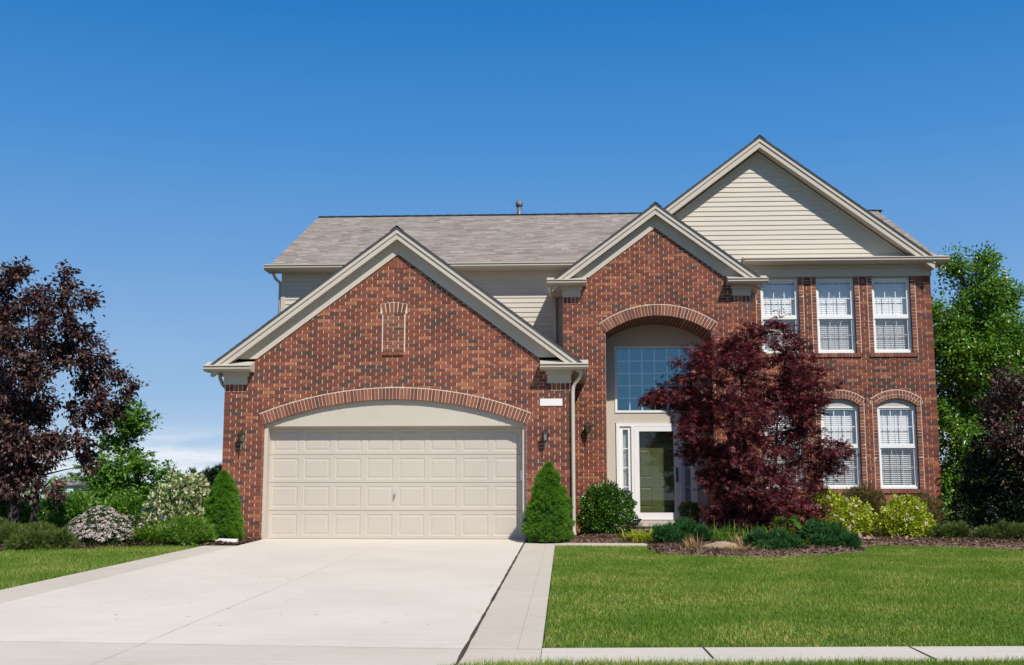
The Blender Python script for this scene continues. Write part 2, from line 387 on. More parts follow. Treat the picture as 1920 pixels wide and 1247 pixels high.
# ---- garage opening: tympanum, jambs, door
b=MB(); pts=[]
for k in range(41):
    t=-math.asin(DH/RI)+2*math.asin(DH/RI)*k/40; pts.append((DC+RI*1.004*math.sin(t), ZCI+RI*1.004*math.cos(t)))
TY=.07
top=[(DC-DH,2.105)]+pts+[(DC+DH,2.105)]
b.xz(top[::-1],TY,TY+.19)
part(b,'arch_panel','trim',label='plain beige panel filling the arch')
b=MB()
b.box(DC-DH,DC-2.395,TY-.004,TY+.2,-.05,2.103); part(b,'door_jamb','trim')
b=MB(); b.box(DC+2.395,DC+DH,TY-.004,TY+.2,-.05,2.103); part(b,'door_jamb','trim')
b=MB(); b.yz([(0,-.05),(0,2.2),(TY+.01,2.2),(TY+.01,-.05)],DC-DH-.001,DC-DH+.012); part(b,'brick_reveal','brick_plain')
b=MB(); b.yz([(0,-.05),(0,2.2),(TY+.01,2.2),(TY+.01,-.05)],DC+DH-.012,DC+DH+.001); part(b,'brick_reveal','brick_plain')
b=MB(); b.box(DC-2.395,DC+2.395,TY+.10,TY+.125,2.065,2.105); part(b,'weather_strip','trim')
def garage_door():
    Yd=TY+.2; x0,x1=DC-2.395,DC+2.395; z0,z1=.012,2.10; b=MB()
    def ring(a,da,c,dc):
        A=[(a[0],Yd+da,a[2]),(a[1],Yd+da,a[2]),(a[1],Yd+da,a[3]),(a[0],Yd+da,a[3])]
        C=[(c[0],Yd+dc,c[2]),(c[1],Yd+dc,c[2]),(c[1],Yd+dc,c[3]),(c[0],Yd+dc,c[3])]
        for k in range(4):
            k2=(k+1)%4; b.poly([A[k],A[k2],C[k2],C[k]])
    def inset(r,e): return (r[0]+e,r[1]-e,r[2]+e,r[3]-e)
    H=(z1-z0)/4; W=(x1-x0)/8
    for s in range(4):
        for k in range(8):
            cell=(x0+k*W,x0+(k+1)*W,z0+s*H,z0+(s+1)*H)
            c1=(cell[0],cell[1],cell[2]+.006,cell[3]-.006)
            ring(cell,.014,c1,0)
            e=.052
            p=(cell[0]+e,cell[1]-e,cell[2]+.065,cell[3]-.062)
            ring(c1,0,p,0)
            p1=inset(p,.014); ring(p,0,p1,.0065)
            p2=inset(p1,.026); ring(p1,.0065,p2,.0055)
            p3=inset(p2,.013); ring(p2,.0055,p3,.0015)
            b.poly([(p3[0],Yd+.0015,p3[2]),(p3[1],Yd+.0015,p3[2]),(p3[1],Yd+.0015,p3[3]),(p3[0],Yd+.0015,p3[3])])
    b.box(x0,x1,Yd+.02,Yd+.05,z0,z1)
    return part(b,'garage_door','door_paint',label='wide beige garage door with four rows of raised panels')
gd=garage_door(); Yd=TY+.2
b=MB(); b.box(DC-2.395,DC+2.395,Yd-.01,Yd+.03,.0,.0125); b.build('bottom_seal',M['roof_dark'],gd)
b=MB(); b.tube([(-.055,Yd-.0,.83),(-.055,Yd-.035,.83)],[.022,.018],10); b.tube([(-.055,Yd-.035,.885),(-.057,Yd-.04,.83),(-.062,Yd-.035,.765)],[.012,.014,.010],8)
b.build('handle',M['steel'],gd,None,True)
b=MB(); b.box(DC+2.35,DC+2.39,TY+.10,TY+.13,1.1,1.28); b.build('sensor_strip',M['white'],gd)

# ---- generic eave profile (out, z above soffit)
PROF=[(-.02,0),(.25,0),(.27,.004),(.312,.040),(.312,.062),(.285,.066),(.288,.084),(.330,.090),(.330,.108),(.312,.108),(.26,.114),(.0,.205),(-.02,.205)]
def prof(e):
    return [(o if o<.2 else o+e,z) for o,z in PROF]
def eave_x(yw,zs,x0,x1,name='eave_return',par=house,e=0):      # eave facing the street
    b=MB(); b.yz([(yw-o,zs+z) for o,z in prof(e)],x0,x1); return part(b,name,'trim',par)
def eave_y(xw,sgn,zs,y0,y1,name='gutter'):
    b=MB(); b.prism([(xw+sgn*o,y0,zs+z) for o,z in PROF],[(xw+sgn*o,y1,zs+z) for o,z in PROF]); return part(b,name,'trim')
def gable(xc,zap,s,hw,yw,e,yback,wall_half,wf,fz=.49,frieze=True,xl=None,bands=(.045,.125,.235)):
    zr=lambda x:zap-s*abs(x-xc)
    L,Rr=(xc-hw if xl is None else xl),xc+hw
    # roof slabs
    b=MB(); t=.045
    y0=yw-e-.035
    b.prism([(L,y0,zr(L)),(xc,y0,zap),(Rr,y0,zr(Rr)),(Rr,y0,zr(Rr)-t),(xc,y0,zap-t),(L,y0,zr(L)-t)],
            [(L,yback,zr(L)),(xc,yback,zap),(Rr,yback,zr(Rr)),(Rr,yback,zr(Rr)-t),(xc,yback,zap-t),(L,yback,zr(L)-t)])
    roof=part(b,'roof','roof_dark')
    # shingle courses laid on both slopes
    b=MB(); ln=math.hypot(1,s)
    for sg,xe in ((-1,L),(1,Rr)):
        W=abs(xe-xc); n=int(W*ln/.145)
        for r in range(n):
            xa=xc+sg*W*(1-r/n); xb=xc+sg*W*(1-(r+1)/n)
            y=y0+.002-random.random()*.3
            while y<yback:
                y2=min(y+.30,yback); ya=max(y,y0+.002)
                if y2-ya>.02:
                    hh=random.uniform(.006,.012)
                    b.poly([(xa,ya,zr(xa)+hh),(xa,y2,zr(xa)+hh),(xb,y2,zr(xb)+.003),(xb,ya,zr(xb)+.003)][::sg])
                    b.poly([(xa,ya,zr(xa)+hh),(xa,y2,zr(xa)+hh),(xa,y2,zr(xa)+.001),(xa,ya,zr(xa)+.001)])
                y=y2
    b.build('shingles',M['shingle'],roof)
    b=MB()
    k=y0-.01
    while k<yback:
        b.prism([(xc-.13,k,zr(xc-.13)+.014),(xc,k,zap+.024),(xc+.13,k,zr(xc+.13)+.014),(xc,k,zap+.006)],[(xc-.13,k+.2,zr(xc-.13)+.008),(xc,k+.2,zap+.016),(xc+.13,k+.2,zr(xc+.13)+.008),(xc,k+.2,zap+.004)]); k+=.19
    b.build('ridge_cap',M['ridge'],roof)
    t0,t1,t2=bands
    for sg,xe in ((-1,L),(1,Rr)):
        b=MB(); ys=yw-e
        def band(ta,tb,ya,yb): b.xz([(xe,zr(xe)-ta),(xc,zap-ta),(xc,zap-tb),(xe,zr(xe)-tb)][::sg],ya,yb)
        band(t0+.001,t1,ys-.022,ys+.03); band(t1+.004,t2,ys,ys+.029)
        part(b,'bargeboard','trim')
        b=MB(); b.xz([(xe,zr(xe)-t2+.03),(xc,zap-t2+.03),(xc,zap-t2+.018),(xe,zr(xe)-t2+.018)][::sg],ys+.031,yw+.01); part(b,'soffit','trim')
        if frieze:
            xq=xc+sg*wf
            xt=xq+sg*(fz-t2+.015)/s
            b=MB(); b.xz([(xt,zr(xq)-fz),(xc,zap-t2+.015),(xc,zap-fz),(xq,zr(xq)-fz)][::sg],yw-.022,yw+.015); part(b,'frieze_board','trim')
    return roof
# garage gable
gable(GC,5.86,.75,3.48,0,.20,4.02,3.265,2.66)
for sg in (-1,1):
    xo=GC+sg*(3.265+.33); xi=GC+sg*2.70
    eave_x(0,3.12,min(xo,xi),max(xo,xi))
    eave_y(GC+sg*3.265,sg,3.119,-.001,3.98 if sg<0 else 2.62)
    b=MB(); xa,xb=sorted((GC+sg*3.30,GC+sg*2.80)); b.box(xa,xb,-.045,.0,3.055,3.12); xa,xb=sorted((GC+sg*3.275,GC+sg*2.83)); b.box(xa,xb,-.03,.0,2.89,3.053); part(b,'frieze_block','trim')
    b=MB()
    for k in range(5):
        u=GC+sg*(3.24-.083*k); a,c=sorted((u,u-sg*.068)); brickpoly(b,FR,[(a,2.755),(c,2.755),(c,2.885),(a,2.885)],-.006,.02)
    m=MB(); xa,xb=sorted((GC+sg*3.262,GC+sg*2.84)); m.poly([(xa,-.0025,2.75),(xb,-.0025,2.75),(xb,-.0025,2.89),(xa,-.0025,2.89)])
    o=part(b,'soldier_course','brick'); m.build('mortar',M['mortar'],o)
# garage side walls
def side_wall(X,y0,y1,z1,nx):
    B,Mo=MB(),MB(); L=y1-y0
    fr=Frame((X,y0,0),(0,1,0),(nx,0,0)) if nx>0 else Frame((X,y0,0),(0,1,0),(nx,0,0))
    brickwall(B,Mo,fr,-.0677*3,z1,lambda z:[(.021,L,.009,L)],())
    part(B,'wall','brick'); part(Mo,'mortar','mortar')
side_wall(GX0,0,4.0,3.2,-1); side_wall(GX1,0,2.63,3.2,1)

# ---- entry block
EY=2.63; EX0,EX1,EC=3.1,7.045,5.07
AC,AH,ASP,ASAG,ARING=5.10,1.105,4.20,.365,.225
ARi=arch_R(AH,ASAG); AZC=ASP+ASAG-ARi
def e_iv(z):
    if z>ASP+ASAG+ARING: return [(EX0,EX1,EX0,EX1)]
    if z<ASP: h=hm=AH
    else:
        zz=z-AZC; h=min(math.sqrt(max((ARi+ARING)**2-zz*zz,0)),AH+(z-ASP)*AH/(ASP-AZC)); hm=min(h,math.sqrt(max((ARi+.1)**2-zz*zz,0)))
    if h<.02: return [(EX0,EX1,EX0,EX1)]
    return [(EX0,AC-h-.008,EX0,AC-hm),(AC+h+.008,EX1,AC+hm,EX1)]
B,Mo=MB(),MB()
brickwall(B,Mo,front(EY),-.0677*2,6.5,e_iv,gable_hp(EC,6.46,.75),phase=.06)
part(B,'wall','brick',label='brick entry bay wall with a tall arched opening'); part(Mo,'mortar','mortar')
arch_ring(front(EY),AC,ASP,AH,ASAG,ARING,36,'brick_arch')['label']='brick arch over the recessed entry'
gable(EC,6.94,.75,2.185,EY,.20,6.3,1.97,1.42)
side_wall(EX1,EY,3.67,5.2,1); side_wall(EX0,EY,4.0,5.2,-1)
for sg in (-1,1):
    xo=EC+sg*(1.97+.33); xi=EC+sg*1.47
    eave_x(EY,5.19,min(xo,xi),max(xo,xi))
    eave_y(EC+sg*1.97,sg,5.189,EY-.001,3.98 if sg<0 else 3.66)
    b=MB(); xa,xb=sorted((EC+sg*2.0,EC+sg*1.56)); b.box(xa,xb,EY-.045,EY,5.115,5.19); xa,xb=sorted((EC+sg*1.98,EC+sg*1.59)); b.box(xa,xb,EY-.03,EY,4.97,5.113); part(b,'frieze_block','trim')
    b=MB()
    for k in range(5):
        u=EC+sg*(1.95-.083*k); a,c=sorted((u,u-sg*.068)); brickpoly(b,FR,[(a,4.835),(c,4.835),(c,4.965),(a,4.965)],EY-.006,EY+.02)
    m=MB(); xa,xb=sorted((EC+sg*1.966,EC+sg*1.55)); m.poly([(xa,EY-.0025,4.83),(xb,EY-.0025,4.83),(xb,EY-.0025,4.97),(xa,EY-.0025,4.97)])
    o=part(b,'soldier_course','brick'); m.build('mortar',M['mortar'],o)
# recess: soffit, sides, back wall
RY=3.93
b=MB(); a0=math.asin(AH/ARi); prev=None
for k in range(33):
    t=-a0+2*a0*k/32; p=(AC+ARi*math.sin(t),AZC+ARi*math.cos(t))
    if prev: b.poly([(prev[0],EY+.003,prev[1]),(p[0],EY+.003,p[1]),(p[0],RY,p[1]),(prev[0],RY,prev[1])])
    prev=p
b.poly([(AC-AH,EY+.003,0),(AC-AH,RY,0),(AC-AH,RY,ASP),(AC-AH,EY+.003,ASP)]); b.poly([(AC+AH,EY+.003,0),(AC+AH,RY,0),(AC+AH,RY,ASP),(AC+AH,EY+.003,ASP)])
part(b,'entry_soffit','brick_plain')
b=MB(); RW0,RW1,RWZ0,RWZ1=4.228,5.985,2.615,4.08; DF0,DF1=4.245,5.985
def bwall(x0,x1,z0,z1): b.box(x0,x1,RY,RY+.12,z0,z1)
bwall(3.9,RW0,0,4.62); bwall(RW1,6.3,0,4.62); bwall(RW0,RW1,RWZ1,4.62); bwall(RW0,RW1,2.39,RWZ0); bwall(RW0,RW1,0,.29)
part(b,'entry_wall','trim',label='plain beige back wall of the arched entry')
b=MB(); b.box(4.5,5.98,RY-.10,RY-.001,.16,.285); part(b,'door_sill','trim')
b=MB(); b.box(3.9,6.3,EY-.35,RY-.102,-.05,.10); part(b,'porch_step','concrete',label='low concrete porch step')
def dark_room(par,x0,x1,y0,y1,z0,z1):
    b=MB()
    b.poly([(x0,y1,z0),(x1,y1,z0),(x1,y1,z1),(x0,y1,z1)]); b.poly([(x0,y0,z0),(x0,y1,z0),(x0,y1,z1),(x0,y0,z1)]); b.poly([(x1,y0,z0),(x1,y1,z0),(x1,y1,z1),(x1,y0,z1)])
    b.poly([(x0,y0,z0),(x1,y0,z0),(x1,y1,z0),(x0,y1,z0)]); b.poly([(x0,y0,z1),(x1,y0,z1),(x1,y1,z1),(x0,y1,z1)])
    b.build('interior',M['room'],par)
def rect_frame(b,x0,x1,z0,z1,w,y0,y1,wb=None):
    wb=w if wb is None else wb
    b.box(x0,x0+w,y0,y1,z0,z1); b.box(x1-w,x1,y0,y1,z0,z1); b.box(x0+w,x1-w,y0,y1,z1-w,z1); b.box(x0+w,x1-w,y0,y1,z0,z0+wb)
# big grid window over the door
b=MB(); rect_frame(b,RW0,RW1,RWZ0,RWZ1,.05,RY-.02,RY+.06); win=part(b,'window','white',label='tall blue reflecting grid window over the front door')
b=MB(); x0,x1,z0,z1=RW0+.05,RW1-.05,RWZ0+.05,RWZ1-.05
for k in range(1,6): xx=x0+(x1-x0)*k/6; b.box(xx-.014,xx+.014,RY+.040,RY+.052,z0,z1)
for k in range(1,5):
    zz=z0+(z1-z0)*k/5
    for q in range(6): b.box(x0+(x1-x0)*q/6+.0145,x0+(x1-x0)*(q+1)/6-.0145,RY+.040,RY+.052,zz-.014,zz+.014)
b.build('muntins',M['white'],win)
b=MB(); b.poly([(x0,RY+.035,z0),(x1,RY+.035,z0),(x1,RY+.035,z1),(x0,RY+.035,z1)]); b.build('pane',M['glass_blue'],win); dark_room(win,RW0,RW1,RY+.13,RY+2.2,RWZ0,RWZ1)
# door frame with sidelights
b=MB(); zt=2.385
b.box(DF0,DF0+.075,RY-.03,RY+.08,.29,zt); b.box(DF1-.075,DF1,RY-.03,RY+.08,.29,zt); b.box(DF0+.075,DF1-.075,RY-.03,RY+.08,zt-.07,zt)
SX0,SX1=4.632,5.595
b.box(SX0-.06,SX0,RY-.045,RY+.30,.29,zt-.07); b.box(SX1,SX1+.06,RY-.045,RY+.30,.29,zt-.07); b.box(SX0,SX1,RY+.02,RY+.30,zt-.12,zt-.0701)
fr_=part(b,'door_frame','white')
def sidelight(x0,x1):
    b=MB(); rect_frame(b,x0,x1,.29,zt-.07,.07,RY+.0,RY+.06,.30)
    s=part(b,'sidelight','white')
    gx0,gx1,gz0,gz1=x0+.07,x1-.07,.59,zt-.14
    for k in range(1,4): b=MB(); zz=gz0+(gz1-gz0)*k/4; b.box(gx0,gx1,RY+.02,RY+.03,zz-.009,zz+.009); b.build('muntin',M['white'],s)
    b=MB(); b.poly([(gx0,RY+.034,gz0),(gx1,RY+.034,gz0),(gx1,RY+.034,gz1),(gx0,RY+.034,gz1)]); b.build('pane',M['glass'],s)
    b=MB(); n=24
    for k in range(n):
        xa=gx0+(gx1-gx0)*k/n; xb=gx0+(gx1-gx0)*(k+1)/n; ya=RY+.09+.012*math.sin(k*1.9); yb=RY+.09+.012*math.sin((k+1)*1.9)
        b.poly([(xa,ya,gz0),(xb,yb,gz0),(xb,yb,gz1),(xa,ya,gz1)])
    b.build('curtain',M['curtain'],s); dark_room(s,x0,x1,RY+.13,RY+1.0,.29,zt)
sidelight(DF0+.075,SX0-.06); sidelight(SX1+.06,DF1-.075)
# storm door (white frame, full glass) and the olive panel door behind it
b=MB(); rect_frame(b,SX0+.004,SX1-.004,.30,zt-.075,.105,RY-.035,RY+.0,.15); st=part(b,'storm_door','white',label='white framed full glass storm door')
b=MB(); gx0,gx1,gz0,gz1=SX0+.109,SX1-.109,.45,zt-.18; b.poly([(gx0,RY-.02,gz0),(gx1,RY-.02,gz0),(gx1,RY-.02,gz1),(gx0,RY-.02,gz1)]); b.build('pane',M['glass_storm'],st)
b=MB(); b.tube([(SX1-.045,RY-.035,1.14),(SX1-.045,RY-.085,1.15),(SX1-.045,RY-.085,1.37),(SX1-.045,RY-.035,1.38)],[.012]*4,8); b.box(SX1-.065,SX1-.025,RY-.045,RY-.035,1.10,1.42); b.build('handle',M['black_metal'],st)
b=MB(); Yo=RY+.24
def door_ring(a,da,c,dc):
    A=[(a[0],Yo+da,a[2]),(a[1],Yo+da,a[2]),(a[1],Yo+da,a[3]),(a[0],Yo+da,a[3])]; C=[(c[0],Yo+dc,c[2]),(c[1],Yo+dc,c[2]),(c[1],Yo+dc,c[3]),(c[0],Yo+dc,c[3])]
    for k in range(4): k2=(k+1)%4; b.poly([A[k],A[k2],C[k2],C[k]])
xm=(SX0+SX1)/2; zc_=[.30,1.02,1.14,1.86,1.95,2.30]
for (xa,xb) in ((SX0+.01,xm),(xm,SX1-.01)):
    for (za,zb,pz0,pz1) in ((.30,1.08,.56,1.0),(1.08,1.90,1.20,1.82),(1.90,2.31,1.98,2.2)):
        cell=(xa,xb,za,zb); p=(xa+.11,xb-.09,pz0,pz1)
        door_ring(cell,0,p,0); p1=(p[0]+.02,p[1]-.02,p[2]+.02,p[3]-.02); door_ring(p,0,p1,.014)
        p2=(p1[0]+.025,p1[1]-.025,p1[2]+.025,p1[3]-.025); door_ring(p1,.014,p2,.002)
        b.poly([(p2[0],Yo+.002,p2[2]),(p2[1],Yo+.002,p2[2]),(p2[1],Yo+.002,p2[3]),(p2[0],Yo+.002,p2[3])])
part(b,'front_door','olive',label='olive green panelled front door behind glass')

# ---- right wing
WY=3.67; WX1=11.1; WZS=5.81
WC=[7.84,9.043,10.247]; HWN=.415
def up_open(z): return 3.875<z<5.60
def w_iv(z):
    cuts=[]
    for c in WC:
        if z>3.79 and z<3.875: cuts.append((c-.53,c+.53))
        elif up_open(z): cuts.append((c-HWN-.105,c+HWN+.105))
        elif .86<z<.955: cuts.append((c-.53,c+.53))
        elif .955<z<2.70: cuts.append((c-HWN-.105,c+HWN+.105))
        elif 2.70<=z<3.09:
            Ro=LRi+.185; zz=z-LZC
            h=math.sqrt(max(Ro*Ro-zz*zz,0)); h=min(h,HWN+.1+max(0,z-LSP)*.5)
            if h>.03: cuts.append((c-h,c+h))
    iv=[];x=7.045
    for a,b2 in cuts: iv.append((x,a-.006,x,a+.02)); x=b2+.006
    iv.append((x,WX1,x-.02,WX1)); return iv
LRi=arch_R(HWN,.15); LSP=2.735; LZC=LSP+.15-LRi
B,Mo=MB(),MB(); brickwall(B,Mo,front(WY),-.0677*2,5.62,w_iv,(),phase=.1)
part(B,'wall','brick',label='brick wall of the right wing with six windows'); part(Mo,'mortar','mortar')
side_wall(WX1,WY,13.6,5.9,1)
# header stacks beside windows, sills, arches
for c in WC:
    for zlo,zhi,arch in ((3.875,5.60,False),(.955,2.885,True)):
        n=int(round((zhi-zlo)/PZ))
        for sg in (-1,1):
            b=MB(); m=MB()
            ua,ub=sorted((c+sg*HWN,c+sg*(HWN+.092)))
            for k in range(n): z=zlo+k*(zhi-zlo)/n; brickpoly(b,front(WY),[(ua,z+.004),(ub,z+.004),(ub,z+(zhi-zlo)/n-.004),(ua,z+(zhi-zlo)/n-.004)],-.004,.09)
            ma,mb_=sorted((c+sg*(HWN+.004),c+sg*(HWN+.106))); m.poly([(ma,WY-.0015,zlo),(mb_,WY-.0015,zlo),(mb_,WY-.0015,zhi),(ma,WY-.0015,zhi)])
            o=part(b,'window_surround','brick_trim'); m.build('mortar',M['mortar'],o)
        b=MB(); m=MB()
        for k in range(15): ua=c-.52+1.04*k/15; brickpoly(b,front(WY),[(ua+.004,zlo-.088),(ua+1.04/15-.004,zlo-.088),(ua+1.04/15-.004,zlo-.003),(ua+.004,zlo-.003)],-.028,.05)
        m.box(c-.51,c+.51,WY-.022,WY+.05,zlo-.084,zlo-.006)
        o=part(b,'brick_sill','brick_trim'); m.build('mortar',M['mortar'],o)
        if arch:
            arch_ring(front(WY),c,LSP,HWN,.15,.082,14,'brick_arch',-.012); 
            s2=LRi+.093; hw2=math.sin(math.asin(HWN/LRi))*s2; arch_ring(front(WY),c,LZC+math.sqrt(s2*s2-hw2*hw2),hw2,s2-math.sqrt(s2*s2-hw2*hw2),.082,16,'brick_arch',-.011)
# windows
def window(c,z0,z1,zm,arch):
    x0,x1=c-HWN+.004,c+HWN-.004; yf=WY+.065
    b=MB(); rect_frame(b,x0,x1,z0,z1,.038,yf,yf+.09,.05)
    b.box(x0+.038,x1-.038,yf+.012,yf+.08,zm-.03,zm+.03)
    rect_frame(b,x0+.0385,x1-.0385,zm+.0305,z1-.0385,.03,yf+.018,yf+.05); rect_frame(b,x0+.0385,x1-.0385,z0+.0505,zm-.0305,.03,yf+.035,yf+.07)
    w=part(b,'window','white')
    for (za,zb,yy,nm) in ((zm+.06,z1-.068,yf+.034,0),(z0+.08,zm-.06,yf+.052,1)):
        gx0,gx1=x0+.068,x1-.068
        b=MB(); b.poly([(gx0,yy,za),(gx1,yy,za),(gx1,yy,zb),(gx0,yy,zb)]); b.build('pane',M['glass'],w)
        b=MB(); zz=(za+zb)/2
        for k in (1,2): xx=gx0+(gx1-gx0)*k/3; b.box(xx-.009,xx+.009,yy+.003,yy+.009,za,zb)
        for k in range(3): b.box(gx0+(gx1-gx0)*k/3+.0095,gx0+(gx1-gx0)*(k+1)/3-.0095,yy+.003,yy+.009,zz-.009,zz+.009)
        b.build('muntins',M['white'],w)
    b=MB(); b.poly([(x0+.07,yf+.030,z0+.08),(x1-.07,yf+.030,z0+.08),(x1-.07,yf+.030,zm-.035),(x0+.07,yf+.030,zm-.035)]); b.build('insect_screen',M['screen'],w)
    b=MB(); yb=yf+.125; z=z0+.03; k=0
    while z<z1-.08:
        tilt=(1.34 if z>zm else 1.12) if not arch else (1.0 if z>zm else .9)
        hw_=.021; dy=hw_*math.cos(tilt); dz=hw_*math.sin(tilt)
        b.prism([(x0+.045,yb-dy,z-dz),(x0+.045,yb+dy,z+dz),(x0+.045,yb+dy,z+dz+.003),(x0+.045,yb-dy,z-dz+.003)],[(x1-.045,yb-dy,z-dz),(x1-.045,yb+dy,z+dz),(x1-.045,yb+dy,z+dz+.003),(x1-.045,yb-dy,z-dz+.003)])
        z+=.0425
    for q in (.18,.5,.82): xx=x0+(x1-x0)*q; b.box(xx-.004,xx+.004,yb-.022,yb-.020,z0+.03,z1-.08)
    b.box(x0+.04,x1-.04,yb-.03,yb+.03,z1-.08,z1-.03)
    b.build('blind',M['blind'],w)
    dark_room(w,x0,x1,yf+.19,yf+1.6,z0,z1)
    if arch:
        b=MB(); pts=[]
        for k in range(17):
            t=-math.asin(HWN/LRi)+2*math.asin(HWN/LRi)*k/16; pts.append((c+LRi*1.01*math.sin(t),LZC+LRi*1.01*math.cos(t)))
        b.xz(([(c-HWN,z1+.002)]+pts+[(c+HWN,z1+.002)])[::-1],yf,yf+.09); b.build('arch_panel',M['trim'],w)
    return w
for c in WC:
    window(c,3.88,5.52,4.665,False); window(c,.96,2.722,1.855,True)
    b=MB(); b.box(c-HWN,c+HWN,WY+.04,WY+.15,5.521,5.60); part(b,'window_head','trim')
# reveals of the window openings
for c in WC:
    for zlo,zhi in ((3.875,5.60),(.955,2.735)):
        for sg in (-1,1):
            b=MB(); x=c+sg*(HWN+.0005); b.poly([(x,WY+.002,zlo),(x,WY+.16,zlo),(x,WY+.16,zhi),(x,WY+.002,zhi)])
            part(b,'brick_reveal','brick_plain')
# wing eave, frieze and siding gable
eave_x(WY,WZS,7.05,11.42,e=.07)['label']='long beige eave and gutter across the right wing'
b=MB(); b.box(7.05,11.14,WY-.05,WY+.02,5.735,5.812); b.box(7.05,11.12,WY-.03,WY+.02,5.555,5.733); part(b,'frieze_board','trim')
b=MB()
for k in range(4): u=11.07-.083*k; brickpoly(b,FR,[(u-.068,5.43),(u,5.43),(u,5.55),(u-.068,5.55)],WY-.008,WY+.02)
part(b,'soldier_course','brick')
eave_y(WX1,1,WZS-.001,WY-.001,13.6)
WXC,WAP,WS=7.455,8.665,.757
gable(WXC,WAP,WS,3.66,WY,.32,14.0,3.65,0,frieze=False,xl=4.9,bands=(.05,.13,.255))
def siding(b, x0,x1,z0,z1,Y,pitch=.108,hps=()):
    z=z0
    while z<z1:
        for (za,zb,ya,yb) in ((z,z+pitch*.5,-.014,-.012),(z+pitch*.5,z+pitch*.56,-.012,-.004),(z+pitch*.56,z+pitch,-.004,0.0)):
            pass
        q=clip([(x0,z),(x1,z),(x1,min(z+pitch,z1)),(x0,min(z+pitch,z1))],hps)
        if q:
            yy=lambda zz: Y-.016+.016*min(1,max(0,(zz-z)/pitch))
            b.poly([(u,yy(zz),zz) for u,zz in q])
            ql=[p for p in q if abs(p[1]-z)<1e-6]
            if len(ql)>=2:
                xa,xb=min(p[0] for p in ql),max(p[0] for p in ql)
                b.poly([(xa,Y-.016,z),(xb,Y-.016,z),(xb,Y+.004,z-.0005),(xa,Y+.004,z-.0005)])
        z+=pitch
b=MB(); siding(b,7.0-3.1,11.1,5.86,8.5,WY,.1085,gable_hp(WXC,WAP-.27,WS)); part(b,'siding','siding',label='beige lap siding filling the right gable')
b=MB()   # thin trim strip along the siding edge
for sg in (-1,1):
    xe=WXC+sg*3.4 if sg>0 else 4.9
    z_=lambda x:WAP-WS*abs(x-WXC)
    b.xz([(xe,z_(xe)-.27),(WXC,WAP-.27),(WXC,WAP-.33),(xe,z_(xe)-.33)][::sg],WY-.03,WY-.017)
part(b,'edge_trim','trim')
# ---- main block
MY=4.0; MXL=-3.27
b=MB(); siding(b,MXL+.1,3.1,2.6,5.60,MY,.1085); part(b,'siding','siding',label='beige lap siding of the upper storey behind the garage')
b=MB(); b.box(MXL-.005,MXL+.1,MY-.025,MY+.05,2.6,5.60); part(b,'corner_board','trim')
b=MB(); b.box(MXL,3.3,MY-.02,MY+.02,5.60,5.82); part(b,'frieze_board','trim')
eave_x(MY,WZS,MXL-.3,5.0,'gutter',e=.17)['label']='long gutter below the main roof'
b=MB(); b.poly([(MXL,MY,0),(MXL,13.6,0),(MXL,13.6,5.85),(MXL,MY+4.8,8.1),(MXL,MY,5.85)]); part(b,'wall','siding')
b=MB(); b.poly([(MXL,13.6,0),(WX1,13.6,0),(WX1,13.6,6.0),(MXL,13.6,6.0)]); part(b,'wall','siding')
b=MB(); b.poly([(WX1-.02,MY+.2,5.8),(WX1-.02,13.6,5.8),(WX1-.02,8.82,8.2)]); part(b,'wall','siding')
RYG,RZ=8.82,8.315; EYM,EZM=3.76,5.925; XL,XR=-3.53,11.42
ms=(RZ-EZM)/(RYG-EYM)
b=MB(); t=.05
b.prism([(XL,EYM,EZM),(XL,RYG,RZ),(XL,2*RYG-EYM,EZM),(XL,2*RYG-EYM,EZM-t),(XL,RYG,RZ-t),(XL,EYM,EZM-t)],[(XR,EYM,EZM),(XR,RYG,RZ),(XR,2*RYG-EYM,EZM),(XR,2*RYG-EYM,EZM-t),(XR,RYG,RZ-t),(XR,EYM,EZM-t)])
mroof=part(b,'roof','roof_dark',label='long grey shingle roof of the main block')
b=MB(); ln=math.hypot(1,ms); n=int((RYG-EYM)*ln/.143)
for r in range(n):
    ya=EYM+(RYG-EYM)*r/n; yb=EYM+(RYG-EYM)*(r+1)/n
    za=EZM+ms*(ya-EYM); zb=EZM+ms*(yb-EYM)
    x=XL+.001-random.random()*.3
    while x<XR:
        w=random.choice((.16,.2,.24,.31)); xa=max(x,XL+.001); xb=min(x+w,XR-.001); x+=w
        if xb-xa<.02: continue
        hh=random.choice((.006,.007,.011,.013))
        b.poly([(xa,ya-.004,za+hh),(xb,ya-.004,za+hh),(xb,yb,zb+.003),(xa,yb,zb+.003)])
        b.poly([(xa,ya-.004,za+hh),(xa,ya-.004,za-.001),(xb,ya-.004,za-.001),(xb,ya-.004,za+hh)])
b.build('shingles',M['shingle'],mroof)
b=MB(); x=XL
while x<XR: b.prism([(x,RYG-.14,RZ-.05),(x,RYG,RZ+.028),(x,RYG+.14,RZ-.05),(x,RYG,RZ+.005)],[(x+.3,RYG-.14,RZ-.056),(x+.3,RYG,RZ+.02),(x+.3,RYG+.14,RZ-.056),(x+.3,RYG,RZ+.005)]); x+=.29
b.build('ridge_cap',M['ridge'],mroof)
b=MB(); b.prism([(XL+.03,EYM+.02,EZM-.052),(XL+.03,RYG,RZ-.052),(XL+.03,RYG,RZ-.22),(XL+.03,EYM+.02,EZM-.18)],[(XL+.06,EYM+.02,EZM-.052),(XL+.06,RYG,RZ-.052),(XL+.06,RYG,RZ-.22),(XL+.06,EYM+.02,EZM-.18)]); part(b,'bargeboard','trim')
